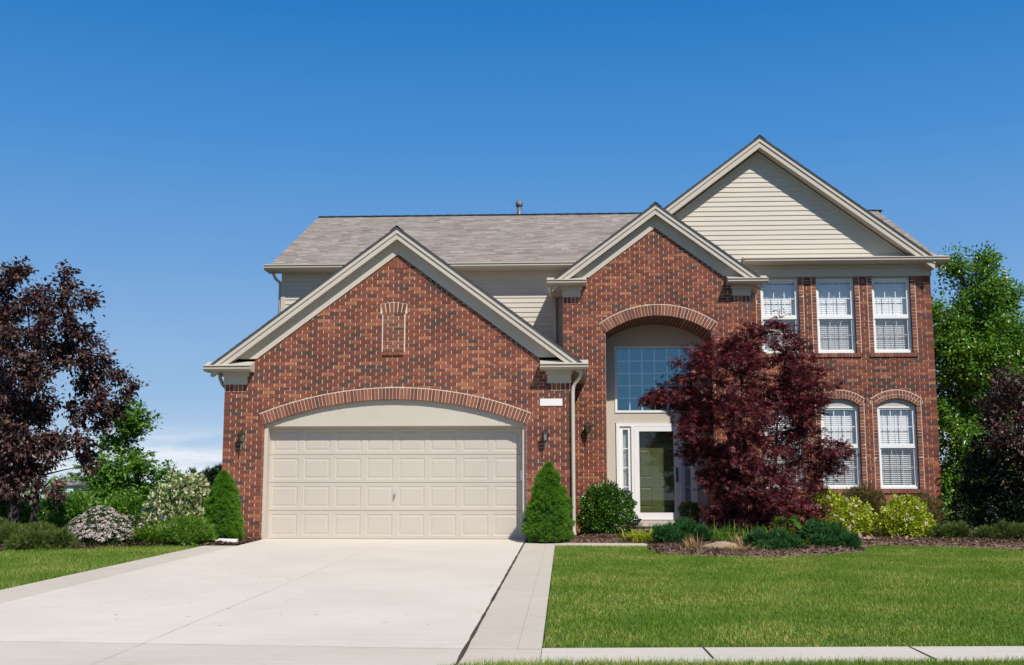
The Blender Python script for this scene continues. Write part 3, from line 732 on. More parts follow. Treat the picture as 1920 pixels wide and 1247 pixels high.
b=MB(); b.prism([(XR-.06,EYM+.02,EZM-.052),(XR-.06,RYG,RZ-.052),(XR-.06,RYG,RZ-.22),(XR-.06,EYM+.02,EZM-.18)],[(XR-.03,EYM+.02,EZM-.052),(XR-.03,RYG,RZ-.052),(XR-.03,RYG,RZ-.22),(XR-.03,EYM+.02,EZM-.18)]); part(b,'bargeboard','trim')
b=MB(); v=(1.90,9.35,0); b.tube([(v[0],v[1],8.0),(v[0],v[1],8.70)],[.068,.068],16); b.lathe([(.07,8.66),(.10,8.69),(.10,8.795),(.085,8.80),(.085,8.83),(.02,8.84)],v,16); b.build('vent_pipe',M['vent'],mroof,None,True)
# downspouts
def spout(pts,r=.036,label=None):
    b=MB(); b.tube(pts,[r]*len(pts),8); o=part(b,'downspout','trim',smooth=True)
    if label: o['label']=label
gx=3.285
spout([(3.46,-.17,3.12),(3.45,-.16,3.05),(3.42,-.13,2.98),(3.33,-.06,2.88),(3.295,-.045,2.81),(3.285,-.045,2.70),(3.285,-.045,.25),(3.285,-.05,.17),(3.30,-.14,.10)],.036,'long downspout between garage and entry')
spout([(-3.42,.12,3.12),(-3.42,.15,3.02),(-3.39,.22,2.92),(-3.34,.32,2.84),(-3.322,.35,2.7),(-3.322,.35,.1)])
spout([(2.93,MY-.07,5.19),(2.93,MY-.07,3.4)],.04)
spout([(7.24,3.5,5.18),(7.22,3.5,5.08),(7.13,3.5,4.88),(7.095,3.5,4.80),(7.09,3.5,.1)],.036)
spout([(MXL-.16,MY-.12,5.82),(MXL-.16,MY-.1,5.75),(MXL-.13,MY-.06,5.68),(MXL-.05,MY+.05,5.60),(MXL-.045,MY+.06,5.5),(MXL-.045,MY+.06,3.2)],.036)

# ------------------------------------------------------------------ wall lanterns
def lantern(x,Y,z,label):
    root=empty('wall_lantern',(x,Y,z)); tag(root,label,'wall lamp','black lanterns on the brick walls')
    b=MB(); b.box(-.035,.035,-.012,-.0,-.10,.04); b.tube([(0,-.01,-.06),(0,-.06,-.075),(0,-.11,-.05),(0,-.115,-.01)],[.012,.011,.011,.013],8); b.tube([(0,-.115,-.02),(0,-.115,-.14)],[.008,.012],8)
    b.build('bracket',M['brass'],root)
    cy=-.115
    b=MB(); b.lathe([(.02,-.005),(.045,0),(.047,.012),(.047,.018)],(0,cy,0),6)
    for k in range(6):
        a=math.pi/3*k; b.tube([(.044*math.cos(a),cy+.044*math.sin(a),.015),(.066*math.cos(a),cy+.066*math.sin(a),.135)],[.005,.005],5)
    b.lathe([(.072,.132),(.080,.138),(.05,.175),(.02,.195),(.018,.205),(.026,.212),(.012,.23),(.004,.245)],(0,cy,0),6)
    b.build('lantern_frame',M['black_metal'],root)
    b=MB(); b.lathe([(.041,.018),(.062,.132)],(0,cy,0),6); b.build('glass',M['lamp_glass'],root)
    b=MB(); b.lathe([(.008,.02),(.014,.04),(.016,.075),(.006,.09)],(0,cy,0),8); b.build('bulb',M['white'],root)
lantern(-2.90,0,1.80,'black lantern on the brick left of the garage door')
lantern(2.775,0,1.80,'black lantern on the brick right of the garage door, above a clipped conifer')
lantern(3.60,EY,2.10,'black lantern on the entry wall beside the downspout')
lantern(6.62,EY,2.10,'black lantern half hidden behind the red maple')

# ------------------------------------------------------------------ ground
def struct(o,label=None): o['kind']='structure'; 
b=MB(); xs=[-900,-60,-20,20,60,900]; ys=[-300,-40,-13.4,-6,0,20,60,1500]
for i in range(len(xs)-1):
    for j in range(len(ys)-1):
        b.poly([(xs[i],ys[j],ground(0,ys[j])-.012),(xs[i+1],ys[j],ground(0,ys[j])-.012),(xs[i+1],ys[j+1],ground(0,ys[j+1])-.012),(xs[i],ys[j+1],ground(0,ys[j+1])-.012)])
struct(part(b,'ground','soil',None))
def sheet(name,pts,mat,dz,thick=.1):
    b=MB()
    for lo,hi in ((0,50),(-13.4,0),(-60,-13.4)):
        q=clip(list(pts),[(0,1,hi),(0,-1,-lo)])
        if q and area(q)>1e-4: b.poly([(x,y,ground(x,y)+dz) for x,y in q][::-1])
    n=len(pts)
    for k in range(n):
        (x0,y0),(x1,y1)=pts[k],pts[(k+1)%n]; m=40
        for i in range(m):
            a=(x0+(x1-x0)*i/m,y0+(y1-y0)*i/m); c=(x0+(x1-x0)*(i+1)/m,y0+(y1-y0)*(i+1)/m)
            b.poly([(a[0],a[1],ground(*a)+dz),(c[0],c[1],ground(*c)+dz),(c[0],c[1],ground(*c)+dz-thick),(a[0],a[1],ground(*a)+dz-thick)])
    o=b.build(name,M[mat]); struct(o); return o
DL,DR=-2.46,2.405
sheet('driveway',[(DL,.27),(DL,-12.25),(DR,-12.55),(DR,.27)][::-1],'concrete',.012)
sheet('sidewalk',[(DL,-12.262),(DL,-20),(DR,-20),(DR,-12.562)][::-1],'concrete3',.010)
sheet('driveway_border',[(-3.05,-1.66),(-3.1,-13.4),(-3.1,-20),(DL-.006,-20),(DL-.006,-13.4),(DL-.006,-1.66)][::-1],'concrete2',.010)
sheet('driveway_border',[(DR+.014,-.78),(DR+.014,-13.4),(DR+.014,-20),(2.98,-20),(2.98,-13.4),(2.95,-.82)],'concrete2',.009)
sheet('walkway',[(2.955,-1.42),(4.55,-1.42),(4.55,-.86),(2.955,-.83)],'concrete2',.012)
sheet('sidewalk',[(2.984,-13.16),(7,-12.86),(40,-12.80),(40,-12.25),(6.6,-12.26),(2.984,-12.5)],'concrete3',.014)
b=MB()   # control joints: saw cuts filled with fine dirt
def strip(x0,y0,x1,y1,w,dz=.0165):
    d=Vector((x1-x0,y1-y0,0)).normalized(); nn=Vector((-d.y,d.x,0))*w/2
    n=max(1,int(math.hypot(x1-x0,y1-y0)/.25)); pv=None
    for k in range(n+1):
        t=k/n; x=x0+(x1-x0)*t; y=y0+(y1-y0)*t; ww=random.uniform(.6,1.3)
        a=(x+nn.x*ww,y+nn.y*ww,ground(x,y)+dz); c=(x-nn.x*ww,y-nn.y*ww,ground(x,y)+dz)
        if pv: b.poly([pv[0],a,c,pv[1]])
        pv=(a,c)
strip(-.05,.2,-.09,-13.4,.0035); strip(DL,-12.25,DR,-12.55,.006); strip(DL,-6.2,DR,-6.2,.0035)
strip(DR+.014,-12.53,2.98,-12.53,.010,.0135); strip(2.80,-.85,2.80,-12.5,.005,.0135)
o=b.build('concrete_joint',M['jointl']); struct(o)
b=MB(); strip(DR+.007,-.15,DR+.007,-13.4,.028,.0165)
for x in (4.20,5.75,7.3): strip(x,-12.92,x-.02,-12.28,.014,.0185)
o=b.build('expansion_joint',M['joint']); struct(o)

def inpoly(P,x,y):
    ins=np.zeros(len(x),bool); n=len(P)
    for i in range(n):
        x1,y1=P[i]; x2,y2=P[(i+1)%n]
        c=((y1>y)!=(y2>y)) & (x<(x2-x1)*(y-y1)/((y2-y1) if y2!=y1 else 1e-9)+x1)
        ins^=c
    return ins
BEDR=[(2.46,.05),(2.46,-.55),(2.62,-.76),(3.1,-.82),(4.3,-.84),(4.55,-.9),(4.5,-2.0),(4.6,-3.0),(5.2,-3.62),(6.2,-3.80),(7.2,-3.2),(7.85,-2.6),(8.1,-1.6),(8.5,-1.1),(9.36,-1.3),(10.5,-2.1),(12.0,-2.9),(18,-3.4),(18,7),(11.1,7),(11.1,3.67),(7.05,3.67),(7.05,2.63),(3.26,2.63),(3.26,.05)]
BEDL=[(-2.50,.05),(-2.52,-.9),(-2.56,-1.60),(-3.04,-1.66),(-3.6,-1.62),(-4.57,-1.95),(-5.0,-2.4),(-6.0,-2.9),(-9,-3.2),(-14,-3.2),(-14,4),(-3.28,4),(-3.28,.05)]
def mound(P,x,y,h):
    # distance to boundary, saturating
    d=np.full(len(x),9.); n=len(P)
    for i in range(n):
        x1,y1=P[i]; x2,y2=P[(i+1)%n]; L2=(x2-x1)**2+(y2-y1)**2
        t=np.clip(((x-x1)*(x2-x1)+(y-y1)*(y2-y1))/max(L2,1e-9),0,1)
        d=np.minimum(d,np.hypot(x-(x1+t*(x2-x1)),y-(y1+t*(y2-y1))))
    return h*np.clip(d/.35,0,1)
def gz(y): return SL*np.clip(y,-13.4,0)
def bed(name,P,nchip,vis,h=.05):
    xs=np.arange(min(p[0] for p in P),max(p[0] for p in P),.09); ys=np.arange(min(p[1] for p in P),max(p[1] for p in P),.09)
    X,Y=np.meshgrid(xs,ys); cx=(X+.045).ravel(); cy=(Y+.045).ravel(); keep=inpoly(P,cx,cy)
    gx0=X.ravel()[keep]; gy0=Y.ravel()[keep]
    key={}; V=[]; F=[]
    for a,c in zip(gx0,gy0):
        q=[]
        for dx,dy in ((0,0),(.09,0),(.09,.09),(0,.09)):
            k=(round((a+dx)*1000),round((c+dy)*1000))
            if k not in key: key[k]=len(V); V.append((a+dx,c+dy))
            q.append(key[k])
        F.append(q)
    V=np.array(V); m=mound(P,V[:,0],V[:,1],h)*inpoly(P,V[:,0],V[:,1])
    nz=np.array([mnoise.noise((v[0]*3,v[1]*3,0)) for v in V])*.02
    Z=gz(V[:,1])+.004+m+np.maximum(nz,-.002)*(m/h)
    base=np.column_stack([V,Z])
    # chips
    cx=rng.uniform(vis[0],vis[1],nchip*2); cy=rng.uniform(vis[2],vis[3],nchip*2); k=inpoly(P,cx,cy); cx=cx[k][:nchip]; cy=cy[k][:nchip]; n=len(cx)
    cz=gz(cy)+.012+mound(P,cx,cy,h)+rng.uniform(0,.022,n)
    a=rng.uniform(0,6.28,n); L=rng.uniform(.012,.04,n); w=rng.uniform(.004,.010,n); ti=rng.normal(0,.35,n); ro=rng.normal(0,.5,n)
    A=np.column_stack([np.cos(a)*np.cos(ti),np.sin(a)*np.cos(ti),np.sin(ti)]); Bv=np.column_stack([-np.sin(a)*np.cos(ro),np.cos(a)*np.cos(ro),np.sin(ro)])
    C=np.column_stack([cx,cy,cz]); A*=L[:,None]; Bv*=w[:,None]
    cv=np.stack([C-A-Bv,C+A-Bv,C+A+Bv,C-A+Bv],1).reshape(-1,3)
    cf=np.arange(4*n).reshape(n,4)+len(base)
    o=npmesh(name,np.vstack([base,cv]),np.vstack([np.array(F),cf]),M['mulch']); struct(o); return o
bed('mulch_bed',BEDR,42000,(2.4,14,-4,2.7)); bed('mulch_bed',BEDL,16000,(-8,-2.4,-3.3,1))

# ------------------------------------------------------------------ grass
def blades(X,Y,Z,L,w,lean,seg=2,up0=1.0):
    n=len(X); a=rng.uniform(0,6.28,n); fx=np.cos(a); fy=np.sin(a)
    b=rng.uniform(0,6.28,n); px=np.cos(b); py=np.sin(b)
    V=[];rows=seg+1
    for k in range(rows):
        t=k/seg; ww=w*(1-.55*t**1.5) if k<seg else w*.12
        cx=X+fx*lean*L*t*t; cy=Y+fy*lean*L*t*t; cz=Z+L*t*(1-.35*lean*t)
        V.append(np.column_stack([cx-px*ww,cy-py*ww,cz])); V.append(np.column_stack([cx+px*ww,cy+py*ww,cz]))
    V=np.stack(V,1).reshape(-1,3); base=np.arange(n)[:,None]*(2*rows)
    F=np.concatenate([base+np.array([2*k,2*k+1,2*k+3,2*k+2]) for k in range(seg)],0)
    return V,F
M['grass']=leaf_mat('lawn_grass_blade',[(0,(.095,.190,.020)),(.45,(.175,.301,.031)),(.78,(.270,.389,.051)),(.91,(.437,.470,.098)),(1,(.806,.616,.232))],.4,.5,.3,(1.2,1.25,.5),(.9,.24))
def lawn(name,P,dens,vis,hmin,hmax,excl=()):
    x0,x1,y0,y1=vis; n=int((x1-x0)*(y1-y0)*dens)
    X=rng.uniform(x0,x1,n); Y=rng.uniform(y0,y1,n); k=inpoly(P,X,Y)
    for e in excl: k&=~inpoly(e,X,Y)
    X=X[k];Y=Y[k]
    # patchy vigour
    pn=np.sin(X*1.7+1.3*np.sin(Y*1.1))*np.sin(Y*2.1+np.sin(X*.9))*.5+.5
    L=(hmin+(hmax-hmin)*pn)*rng.uniform(.6,1.25,len(X)); w=rng.uniform(.0013,.0027,len(X)); lean=np.abs(rng.normal(.45,.3,len(X)))
    V,F=blades(X,Y,gz(Y)-.012,L,w,lean)
    o=npmesh(name,V,F,M['grass']); o['kind']='stuff'; return o
LAWNR=[(2.965,-1.46),(4.5,-1.46),(4.47,-2.0),(4.57,-3.05),(5.2,-3.68),(6.2,-3.86),(7.2,-3.26),(7.88,-2.66),(8.13,-1.66),(8.5,-1.16),(9.36,-1.36),(10.5,-2.16),(12.0,-2.96),(18,-3.46),(18,-12.2),(6.6,-12.22),(2.995,-12.46)]
o=lawn('lawn_grass',LAWNR,5200,(2.9,10.8,-12.5,-1.1),.032,.055); tag(o,'clipped green front lawn right of the driveway','lawn grass')
o2=lawn('lawn_grass',LAWNR,1400,(10.8,15,-12.5,-2.5),.035,.06); o2.parent=None
tag(o2,'clipped green lawn running past the right edge','lawn grass')
LAWNL=[(-3.06,-1.68),(-3.6,-1.64),(-4.57,-2.0),(-5.0,-2.45),(-6.0,-2.95),(-9,-3.25),(-14,-3.25),(-14,-13),(-3.12,-13)]
o=lawn('lawn_grass',LAWNL,2600,(-8.5,-3.0,-12,-1.6),.04,.075); tag(o,'green lawn left of the driveway','lawn grass')
VERGE=[(2.6,-13.20),(7,-12.88),(18,-12.84),(18,-16),(2.3,-16),(2.3,-13.4)]
o=lawn('verge_grass',VERGE,9000,(2.3,9,-14.0,-12.8),.05,.09); tag(o,'longer grass of the verge in front of the sidewalk','grass')

# ------------------------------------------------------------------ foliage helpers
def norm(a): return a/np.maximum(np.linalg.norm(a,axis=1,keepdims=True),1e-9)
LEAF=(np.array([(0,0,0),(.38,.27,.07),(1,0,-.06),(.38,-.27,.07)]),np.array([(0,1,2),(0,2,3)]))
NARROW=(np.array([(0,0,0),(.45,.085,.03),(1,0,-.10),(.45,-.085,.03)]),np.array([(0,1,2),(0,2,3)]))
OVAL=(np.array([(0,0,0),(.3,.3,.06),(.7,.24,.05),(1,0,-.06),(.7,-.24,.05),(.3,-.3,.06)]),np.array([(0,1,2),(0,2,3),(0,3,4),(0,4,5)]))
def maple_t():
    v=[(0,0,0)];f=[]
    for an,l in ((-1.5,.55),(-.8,.85),(0,1.0),(.8,.85),(1.5,.55)):
        i=len(v); c,s=math.cos(an),math.sin(an)
        for (r,o,h) in ((.45,.105,.02),(1,0,-.12),(.45,-.105,.02)): v.append((l*(r*c-o*s),l*(r*s+o*c),h))
        f+= [(0,i,i+1),(0,i+1,i+2)]
    return np.array(v),np.array(f)
MAPLE=maple_t()
def tuft_t(n,w=.10,spread=.55):
    v=[];f=[]
    for k in range(n):
        a=2*math.pi*k/n; d=np.array([1,spread*math.cos(a),spread*math.sin(a)]); d/=np.linalg.norm(d)
        p=np.array([0,-math.sin(a),math.cos(a)])*w; i=len(v)
        v+= [tuple(p*.6),tuple(-p*.6),tuple(d)]; f.append((i,i+1,i+2))
    return np.array(v),np.array(f)
TUFT=tuft_t(5); 
def spray_t():
    v=[];f=[]
    for t,l,an in ((.0,.5,.7),(.0,.5,-.7),(.25,.45,.65),(.25,.45,-.65),(.5,.4,.55),(.5,.4,-.55),(0,1,0)):
        i=len(v); c,s=math.cos(an),math.sin(an); w=.045
        v+= [(t-w*s,w*c,0),(t+w*s,-w*c,0),(t+l*c,l*s,.04)]; f.append((i,i+1,i+2))
    return np.array(v),np.array(f)
SPRAY=spray_t()
def leaves(name,P,A,Nn,S,T,mat,parent,loc=None):
    tv,tf=T; A=norm(A); Bv=norm(np.cross(Nn,A)); C=np.cross(A,Bv); S=S[:,None,None]
    V=P[:,None,:]+S*(tv[None,:,0,None]*A[:,None,:]+tv[None,:,1,None]*Bv[:,None,:]+tv[None,:,2,None]*C[:,None,:])
    n=len(P); F=(tf[None]+(np.arange(n)*len(tv))[:,None,None]).reshape(-1,tf.shape[1])
    return npmesh(name,V.reshape(-1,3),F,mat,parent,loc)
def rdir(n):
    v=rng.normal(size=(n,3)); return norm(v)
# blobs: (x,y,z,rx,ry,rz)
def sample_blobs(blobs,n,inner=.0,power=.5,zmin=-1e9):
    bl=np.array(blobs,float); w=(bl[:,3]*bl[:,4]*bl[:,5])**.67; idx=rng.choice(len(bl),n,p=w/w.sum())
    d=rdir(n); r=(inner+(1-inner)*rng.uniform(0,1,n)**power)
    P=bl[idx,:3]+d*bl[idx,3:6]*r[:,None]; nn=norm(d/bl[idx,3:6])
    k=P[:,2]>zmin
    return P[k],nn[k],r[k]
def noise3(P,s,seed=0.0):
    return np.array([mnoise.noise((p[0]*s+seed,p[1]*s,p[2]*s)) for p in P])

def shrub(name,label,cat,base,blobs,n,size,T,mat,upb=.5,inner=.55,power=.6,gap=None,group=None,jit=.45,flowers=None,stem=True,lump=.10):
    "dense bush; blobs relative to base"
    root=empty(name,base); tag(root,label,cat,group)
    P,nn,r=sample_blobs(blobs,n,inner,power,.01)
    if gap is not None:
        q=noise3(P,gap[0],base[0]); k=q>gap[1]; P,nn=P[k],nn[k]
    P=P+nn*(noise3(P,7,base[1])*lump)[:,None]; P[:,2]=np.maximum(P[:,2],.01)
    m=len(P); A=norm(nn+np.array([0,0,upb])+rng.normal(0,jit,(m,3))); Nn=norm(nn+rng.normal(0,.5,(m,3))+np.array([0,0,.4]))
    S=size*rng.uniform(.65,1.35,m)
    leaves('foliage',P,A,Nn,S,T,mat,root)
    if stem:
        b=MB(); bl=np.array(blobs)
        for k in range(min(9,3+len(blobs))):
            q=bl[k%len(bl)]; e=(q[0]+random.uniform(-.4,.4)*q[3],q[1]+random.uniform(-.4,.4)*q[4],q[2]+.3*q[5]); b.tube([(random.uniform(-.04,.04),random.uniform(-.04,.04),-.05),(e[0]*.5,e[1]*.5,e[2]*.55),e],[.016,.011,.004],5)
        b.build('stems',M['bark_dark'],root)
    if flowers:
        nf,fs,fm,T2=flowers
        P,nn,r=sample_blobs(blobs,nf*2,.97,.5,.06); k=nn[:,2]>-.25; P=P[k][:nf]; nn=nn[k][:nf]
        PP=[];AA=[];NN=[];SS=[]
        for p,d in zip(P,nn):
            c=14; o=rng.normal(0,fs*.42,(c,3)); dd=np.array(d)+np.array([0,0,.5]); dd/=np.linalg.norm(dd); o-=np.outer(o@dd,dd)*.75
            PP.append(p+dd*.012+o); a=rdir(c); a-=np.outer(a@dd,dd)*.8; AA.append(a); NN.append(np.tile(dd,(c,1))+rng.normal(0,.3,(c,3))); SS.append(np.full(c,fs*.42))
        if len(PP)<=100:
            for a_ in range(len(PP)): leaves('flower_cluster',PP[a_],AA[a_],NN[a_],SS[a_],T2,fm,root)
        else: tag(leaves('flowers',np.vstack(PP),np.vstack(AA),np.vstack(NN),np.concatenate(SS),T2,fm,root),kind='stuff')
    return root
def tree(name,label,cat,base,blobs,trunk,nclump,per,csize,lsize,T,mat,bark,flat=.6,droop=-.25,inner=.35,power=.45,group=None,limbs=26,seed=0,tw=1.0,trunks=None,minz=.3,gap=None,elong=0.0,bias=.25):
    root=empty(name,base); tag(root,label,cat,group)
    C,nn,r=sample_blobs(blobs,nclump,inner,power,minz)
    if gap: kk=noise3(C,gap[0],base[0])>gap[1]; C=C[kk]; nn=nn[kk]
    n=len(C)
    # leaves in each clump, flattened, spread along the outward direction
    cs=csize*rng.uniform(.6,1.3,n)
    idx=np.repeat(np.arange(n),per); o=rng.normal(size=(n*per,3)); o[:,2]*=flat
    ax=norm(nn*np.array([1,1,.6])+np.array([0,0,bias])+rng.normal(0,.35,(n,3)))
    P=C[idx]+o*cs[idx][:,None]*.55*(1-.45*min(elong,1))+ax[idx]*(rng.uniform(-1,1,n*per)*cs[idx]*elong)[:,None]
    out=norm(C[idx]-np.array([0,0,C[:,2].mean()])*1.0); out[:,2]*=.4
    A=norm(out*.6+o*.5+np.array([0,0,droop])+rng.normal(0,.45,(len(P),3))); Nn=norm(np.array([0,0,1.0])+rng.normal(0,.55,(len(P),3)))
    k=P[:,2]>minz*.6; P,A,Nn=P[k],A[k],Nn[k]
    leaves('crown',P,A,Nn,lsize*rng.uniform(.6,1.3,len(P)),T,mat,root)
    b=MB(); tr=trunks or [trunk]
    for path,r0,r1 in tr:
        m=len(path); b.tube(path,[r0+(r1-r0)*q/(m-1) for q in range(m)],10)
    # limbs from the trunk into the crown and twigs into clumps
    nodes=[]
    for path,r0,r1 in tr:
        m=len(path)
        for q in range(m-1):
            for t in np.linspace(0,1,8,endpoint=False):
                p=np.array(path[q])*(1-t)+np.array(path[q+1])*t; f=(q+t)/(m-1); nodes.append((p,r0+(r1-r0)*f))
    order=rng.permutation(n)
    cand=[(p.copy(),r_) for p,r_ in nodes]
    for j in order[:limbs*4]:
        c=C[j]; best=None
        for p,r_ in cand:
            dz=c[2]-p[2]; d=np.linalg.norm(c-p)
            cost=d+ (1.5 if dz<.15*d else 0)
            if best is None or cost<best[0]: best=(cost,p,r_)
        _,p,r_=best; d=np.linalg.norm(c-p)
        mid=(p+c)/2+np.array([0,0,.08*d])+rng.normal(0,.05*d,3); r1=min(r_*.55,.012+.012*d)*tw
        b.tube([tuple(p),tuple((p*1.2+mid*.8)/2),tuple(mid),tuple((mid+c)/2+np.array([0,0,.02])),tuple(c)],[r1,r1*.85,r1*.65,r1*.42,.003],5,False)
        for t in (.5,.75,1.0): cand.append((p*(1-t)+c*t if t==1 else (mid if t==.5 else (mid+c)/2),r1*(1.05-t*.8)))
    b.build('trunk',bark,root)
    return root
def px_blobs(base,spec,Y):
    "spec: (x,y,r_px[,dy,squash_z]) photo survey -> blobs relative to base"
    out=[]
    for s in spec:
        dy=s[3] if len(s)>3 else 0; p=at(s[0],s[1],Y+dy); r=s[2]*mpp(Y+dy); q=s[4] if len(s)>4 else 1
        out.append((p.x-base[0],p.y-base[1],p.z-base[2],r,r,r*q))
    return out

# leaf materials
M['l_purple']=leaf_mat('purple_crab_leaf',[(0,(.032,.019,.019)),(.4,(.063,.030,.029)),(.75,(.100,.055,.042)),(.92,(.136,.100,.073)),(1,(.219,.036,.036))],.18,.42,.5,(1.4,.6,.6))
M['l_maple']=leaf_mat('red_maple_leaf',[(0,(.044,.009,.014)),(.45,(.093,.017,.021)),(.8,(.155,.029,.033)),(1,(.266,.047,.044))],.22,.42,.45,(1.8,.5,.5))
M['l_green']=leaf_mat('oak_green_leaf',[(0,(.051,.136,.015)),(.5,(.105,.242,.026)),(.85,(.176,.336,.040)),(1,(.281,.442,.075))],.38,.45,.4)
M['l_pear']=leaf_mat('glossy_green_leaf',[(0,(.053,.138,.017)),(.5,(.104,.238,.028)),(.85,(.192,.350,.043)),(1,(.327,.473,.087))],.33,.32,.6)
M['l_spruce']=leaf_mat('bright_conifer_needle',[(0,(.057,.154,.010)),(.5,(.099,.245,.017)),(1,(.162,.344,.026))],.25,.6,.25)
M['l_box']=leaf_mat('boxwood_leaf',[(0,(.030,.090,.008)),(.5,(.056,.158,.016)),(.85,(.105,.239,.026)),(1,(.179,.329,.052))],.25,.3,.6)
M['l_juniper']=leaf_mat('blue_green_juniper',[(0,(.018,.072,.016)),(.5,(.034,.111,.027)),(1,(.058,.164,.039))],.15,.6,.25,(1,1.1,.8))
M['l_junyel']=leaf_mat('olive_juniper',[(0,(.049,.084,.014)),(.5,(.084,.133,.025)),(1,(.140,.182,.042))],.2,.6,.25)
M['l_yew']=leaf_mat('bronzed_yew',[(0,(.055,.070,.016)),(.5,(.101,.106,.027)),(.85,(.173,.133,.044)),(1,(.266,.133,.039))],.2,.6,.25)
M['l_dark']=leaf_mat('dark_shaded_evergreen',[(0,(.006,.018,.008)),(.6,(.012,.032,.014)),(1,(.022,.05,.022))],.1,.5,.3)  # dark foliage, with the deep shade at the right edge put into the colour
M['l_gold']=leaf_mat('golden_spirea_leaf',[(0,(.202,.277,.016)),(.5,(.358,.437,.029)),(.85,(.528,.582,.052)),(1,(.714,.699,.104))],.3,.5,.3,(1.1,1.1,.5))
M['l_varieg']=leaf_mat('variegated_leaf',[(0,(.079,.163,.037)),(.35,(.146,.257,.063)),(.45,(.529,.570,.304)),(.8,(.727,.733,.455)),(.93,(.820,.787,.531)),(1,(.397,.217,.101))],.3,.5,.3,(1,1,.8))
M['l_spir']=leaf_mat('spirea_green_leaf',[(0,(.025,.055,.012)),(.5,(.045,.09,.018)),(1,(.08,.13,.03))],.3,.5,.3)
M['l_blade']=leaf_mat('daylily_blade',[(0,(.076,.179,.014)),(.5,(.126,.257,.023)),(.85,(.185,.328,.037)),(1,(.319,.406,.072))],.4,.4,.4)
M['l_dry']=leaf_mat('dry_straw_blade',[(0,(.30,.18,.07)),(.5,(.45,.31,.14)),(1,(.55,.42,.24))],.3,.7,.2,(1,1,1))
M['l_hosta']=leaf_mat('hosta_leaf',[(0,(.03,.10,.012)),(.6,(.055,.15,.018)),(1,(.10,.22,.03))],.35,.35,.5)
M['f_white']=leaf_mat('pinkish_white_petal',[(0,(.62,.50,.46)),(.6,(.74,.64,.58)),(1,(.80,.73,.66))],.25,.6,.2,(1,1,1))
M['f_pink']=leaf_mat('pale_pink_petal',[(0,(.62,.48,.42)),(1,(.75,.62,.52))],.25,.6,.2,(1,1,1))
M['f_blue']=leaf_mat('blue_iris_petal',[(0,(.06,.09,.34)),(1,(.13,.17,.50))],.25,.5,.2,(1,1,1))
M['f_red']=leaf_mat('red_petal',[(0,(.45,.03,.05)),(1,(.65,.10,.14))],.25,.5,.2,(1,1,1))
M['pinkdry']=leaf_mat('pinkish_dead_leaf',[(0,(.35,.18,.13)),(1,(.52,.33,.26))],.2,.7,.2,(1,1,1))

# ------------------------------------------------------------------ conifers clipped as cones
def spruce(base,h,rad,label):
    root=empty('dwarf_spruce',base); tag(root,label,'conifer','dwarf conifers flanking the garage')
    n=11000; t=rng.uniform(0,1,n)**.85; th=rng.uniform(0,6.283,n)
    prof=rad*(1-t**1.75)**.74*(.86+.14*np.clip(t/.12,0,1))
    P=np.column_stack([np.cos(th)*prof,np.sin(th)*prof,t*h+.02])
    lump=noise3(P*np.array([1,1,1.5]),5.0,base[0])*.26+noise3(P,12,base[1])*.20
    d=rng.uniform(.80,1.0,n)
    P[:,:2]*=((1+lump)*d)[:,None]; P[:,2]+=lump*.16; P[:,2]=np.maximum(P[:,2],.02); k=(noise3(P,11,base[0]+5)>-.26)|(d<.88); P=P[k]; th=th[k]; t=t[k]; n=len(P)
    nn=norm(np.column_stack([np.cos(th),np.sin(th),.30+.9*t])); A=norm(nn+np.array([0,0,.15])+rng.normal(0,.35,(n,3)))
    leaves('foliage',P,A,norm(rng.normal(size=(n,3))),rng.uniform(.045,.08,n),TUFT,M['l_spruce'],root)
    b=MB(); b.lathe([(rad*.72,.03),(rad*.76,h*.12),(rad*.68,h*.4),(rad*.5,h*.65),(rad*.25,h*.88),(.01,h*.95)],(0,0,0),14); b.build('dark_core',M['l_dark'],root)  # solid dark core; shade between the needle tufts is put into its colour
    b=MB(); b.tube([(0,0,-.06),(0,0,.15)],[.035,.03],8); b.build('trunk',M['bark'],root)
p=at(416,1010,-.62); spruce((p.x,-.62,ground(0,-.62)),1.21,.37,'bright green clipped cone conifer at the left corner of the garage')
p=at(1028,1014,-.62); spruce((p.x,-.62,ground(0,-.62)),1.36,.43,'bright green clipped cone conifer right of the garage door')

# ------------------------------------------------------------------ round boxwood
bs=at(1138,1003,1.55); bs.z=.0
shrub('boxwood_shrub','round glossy dark green shrub beside the white front door','shrub',bs,[(0,0,.50,.55,.50,.50),(-.10,-.08,.68,.40,.38,.36),(.16,.0,.60,.40,.38,.36),(-.2,.0,.32,.38,.38,.30),(.22,-.05,.34,.36,.36,.30),(0,-.12,.85,.26,.26,.22)],15000,.042,OVAL,M['l_box'],.3,.72,.7,(7,-.42))

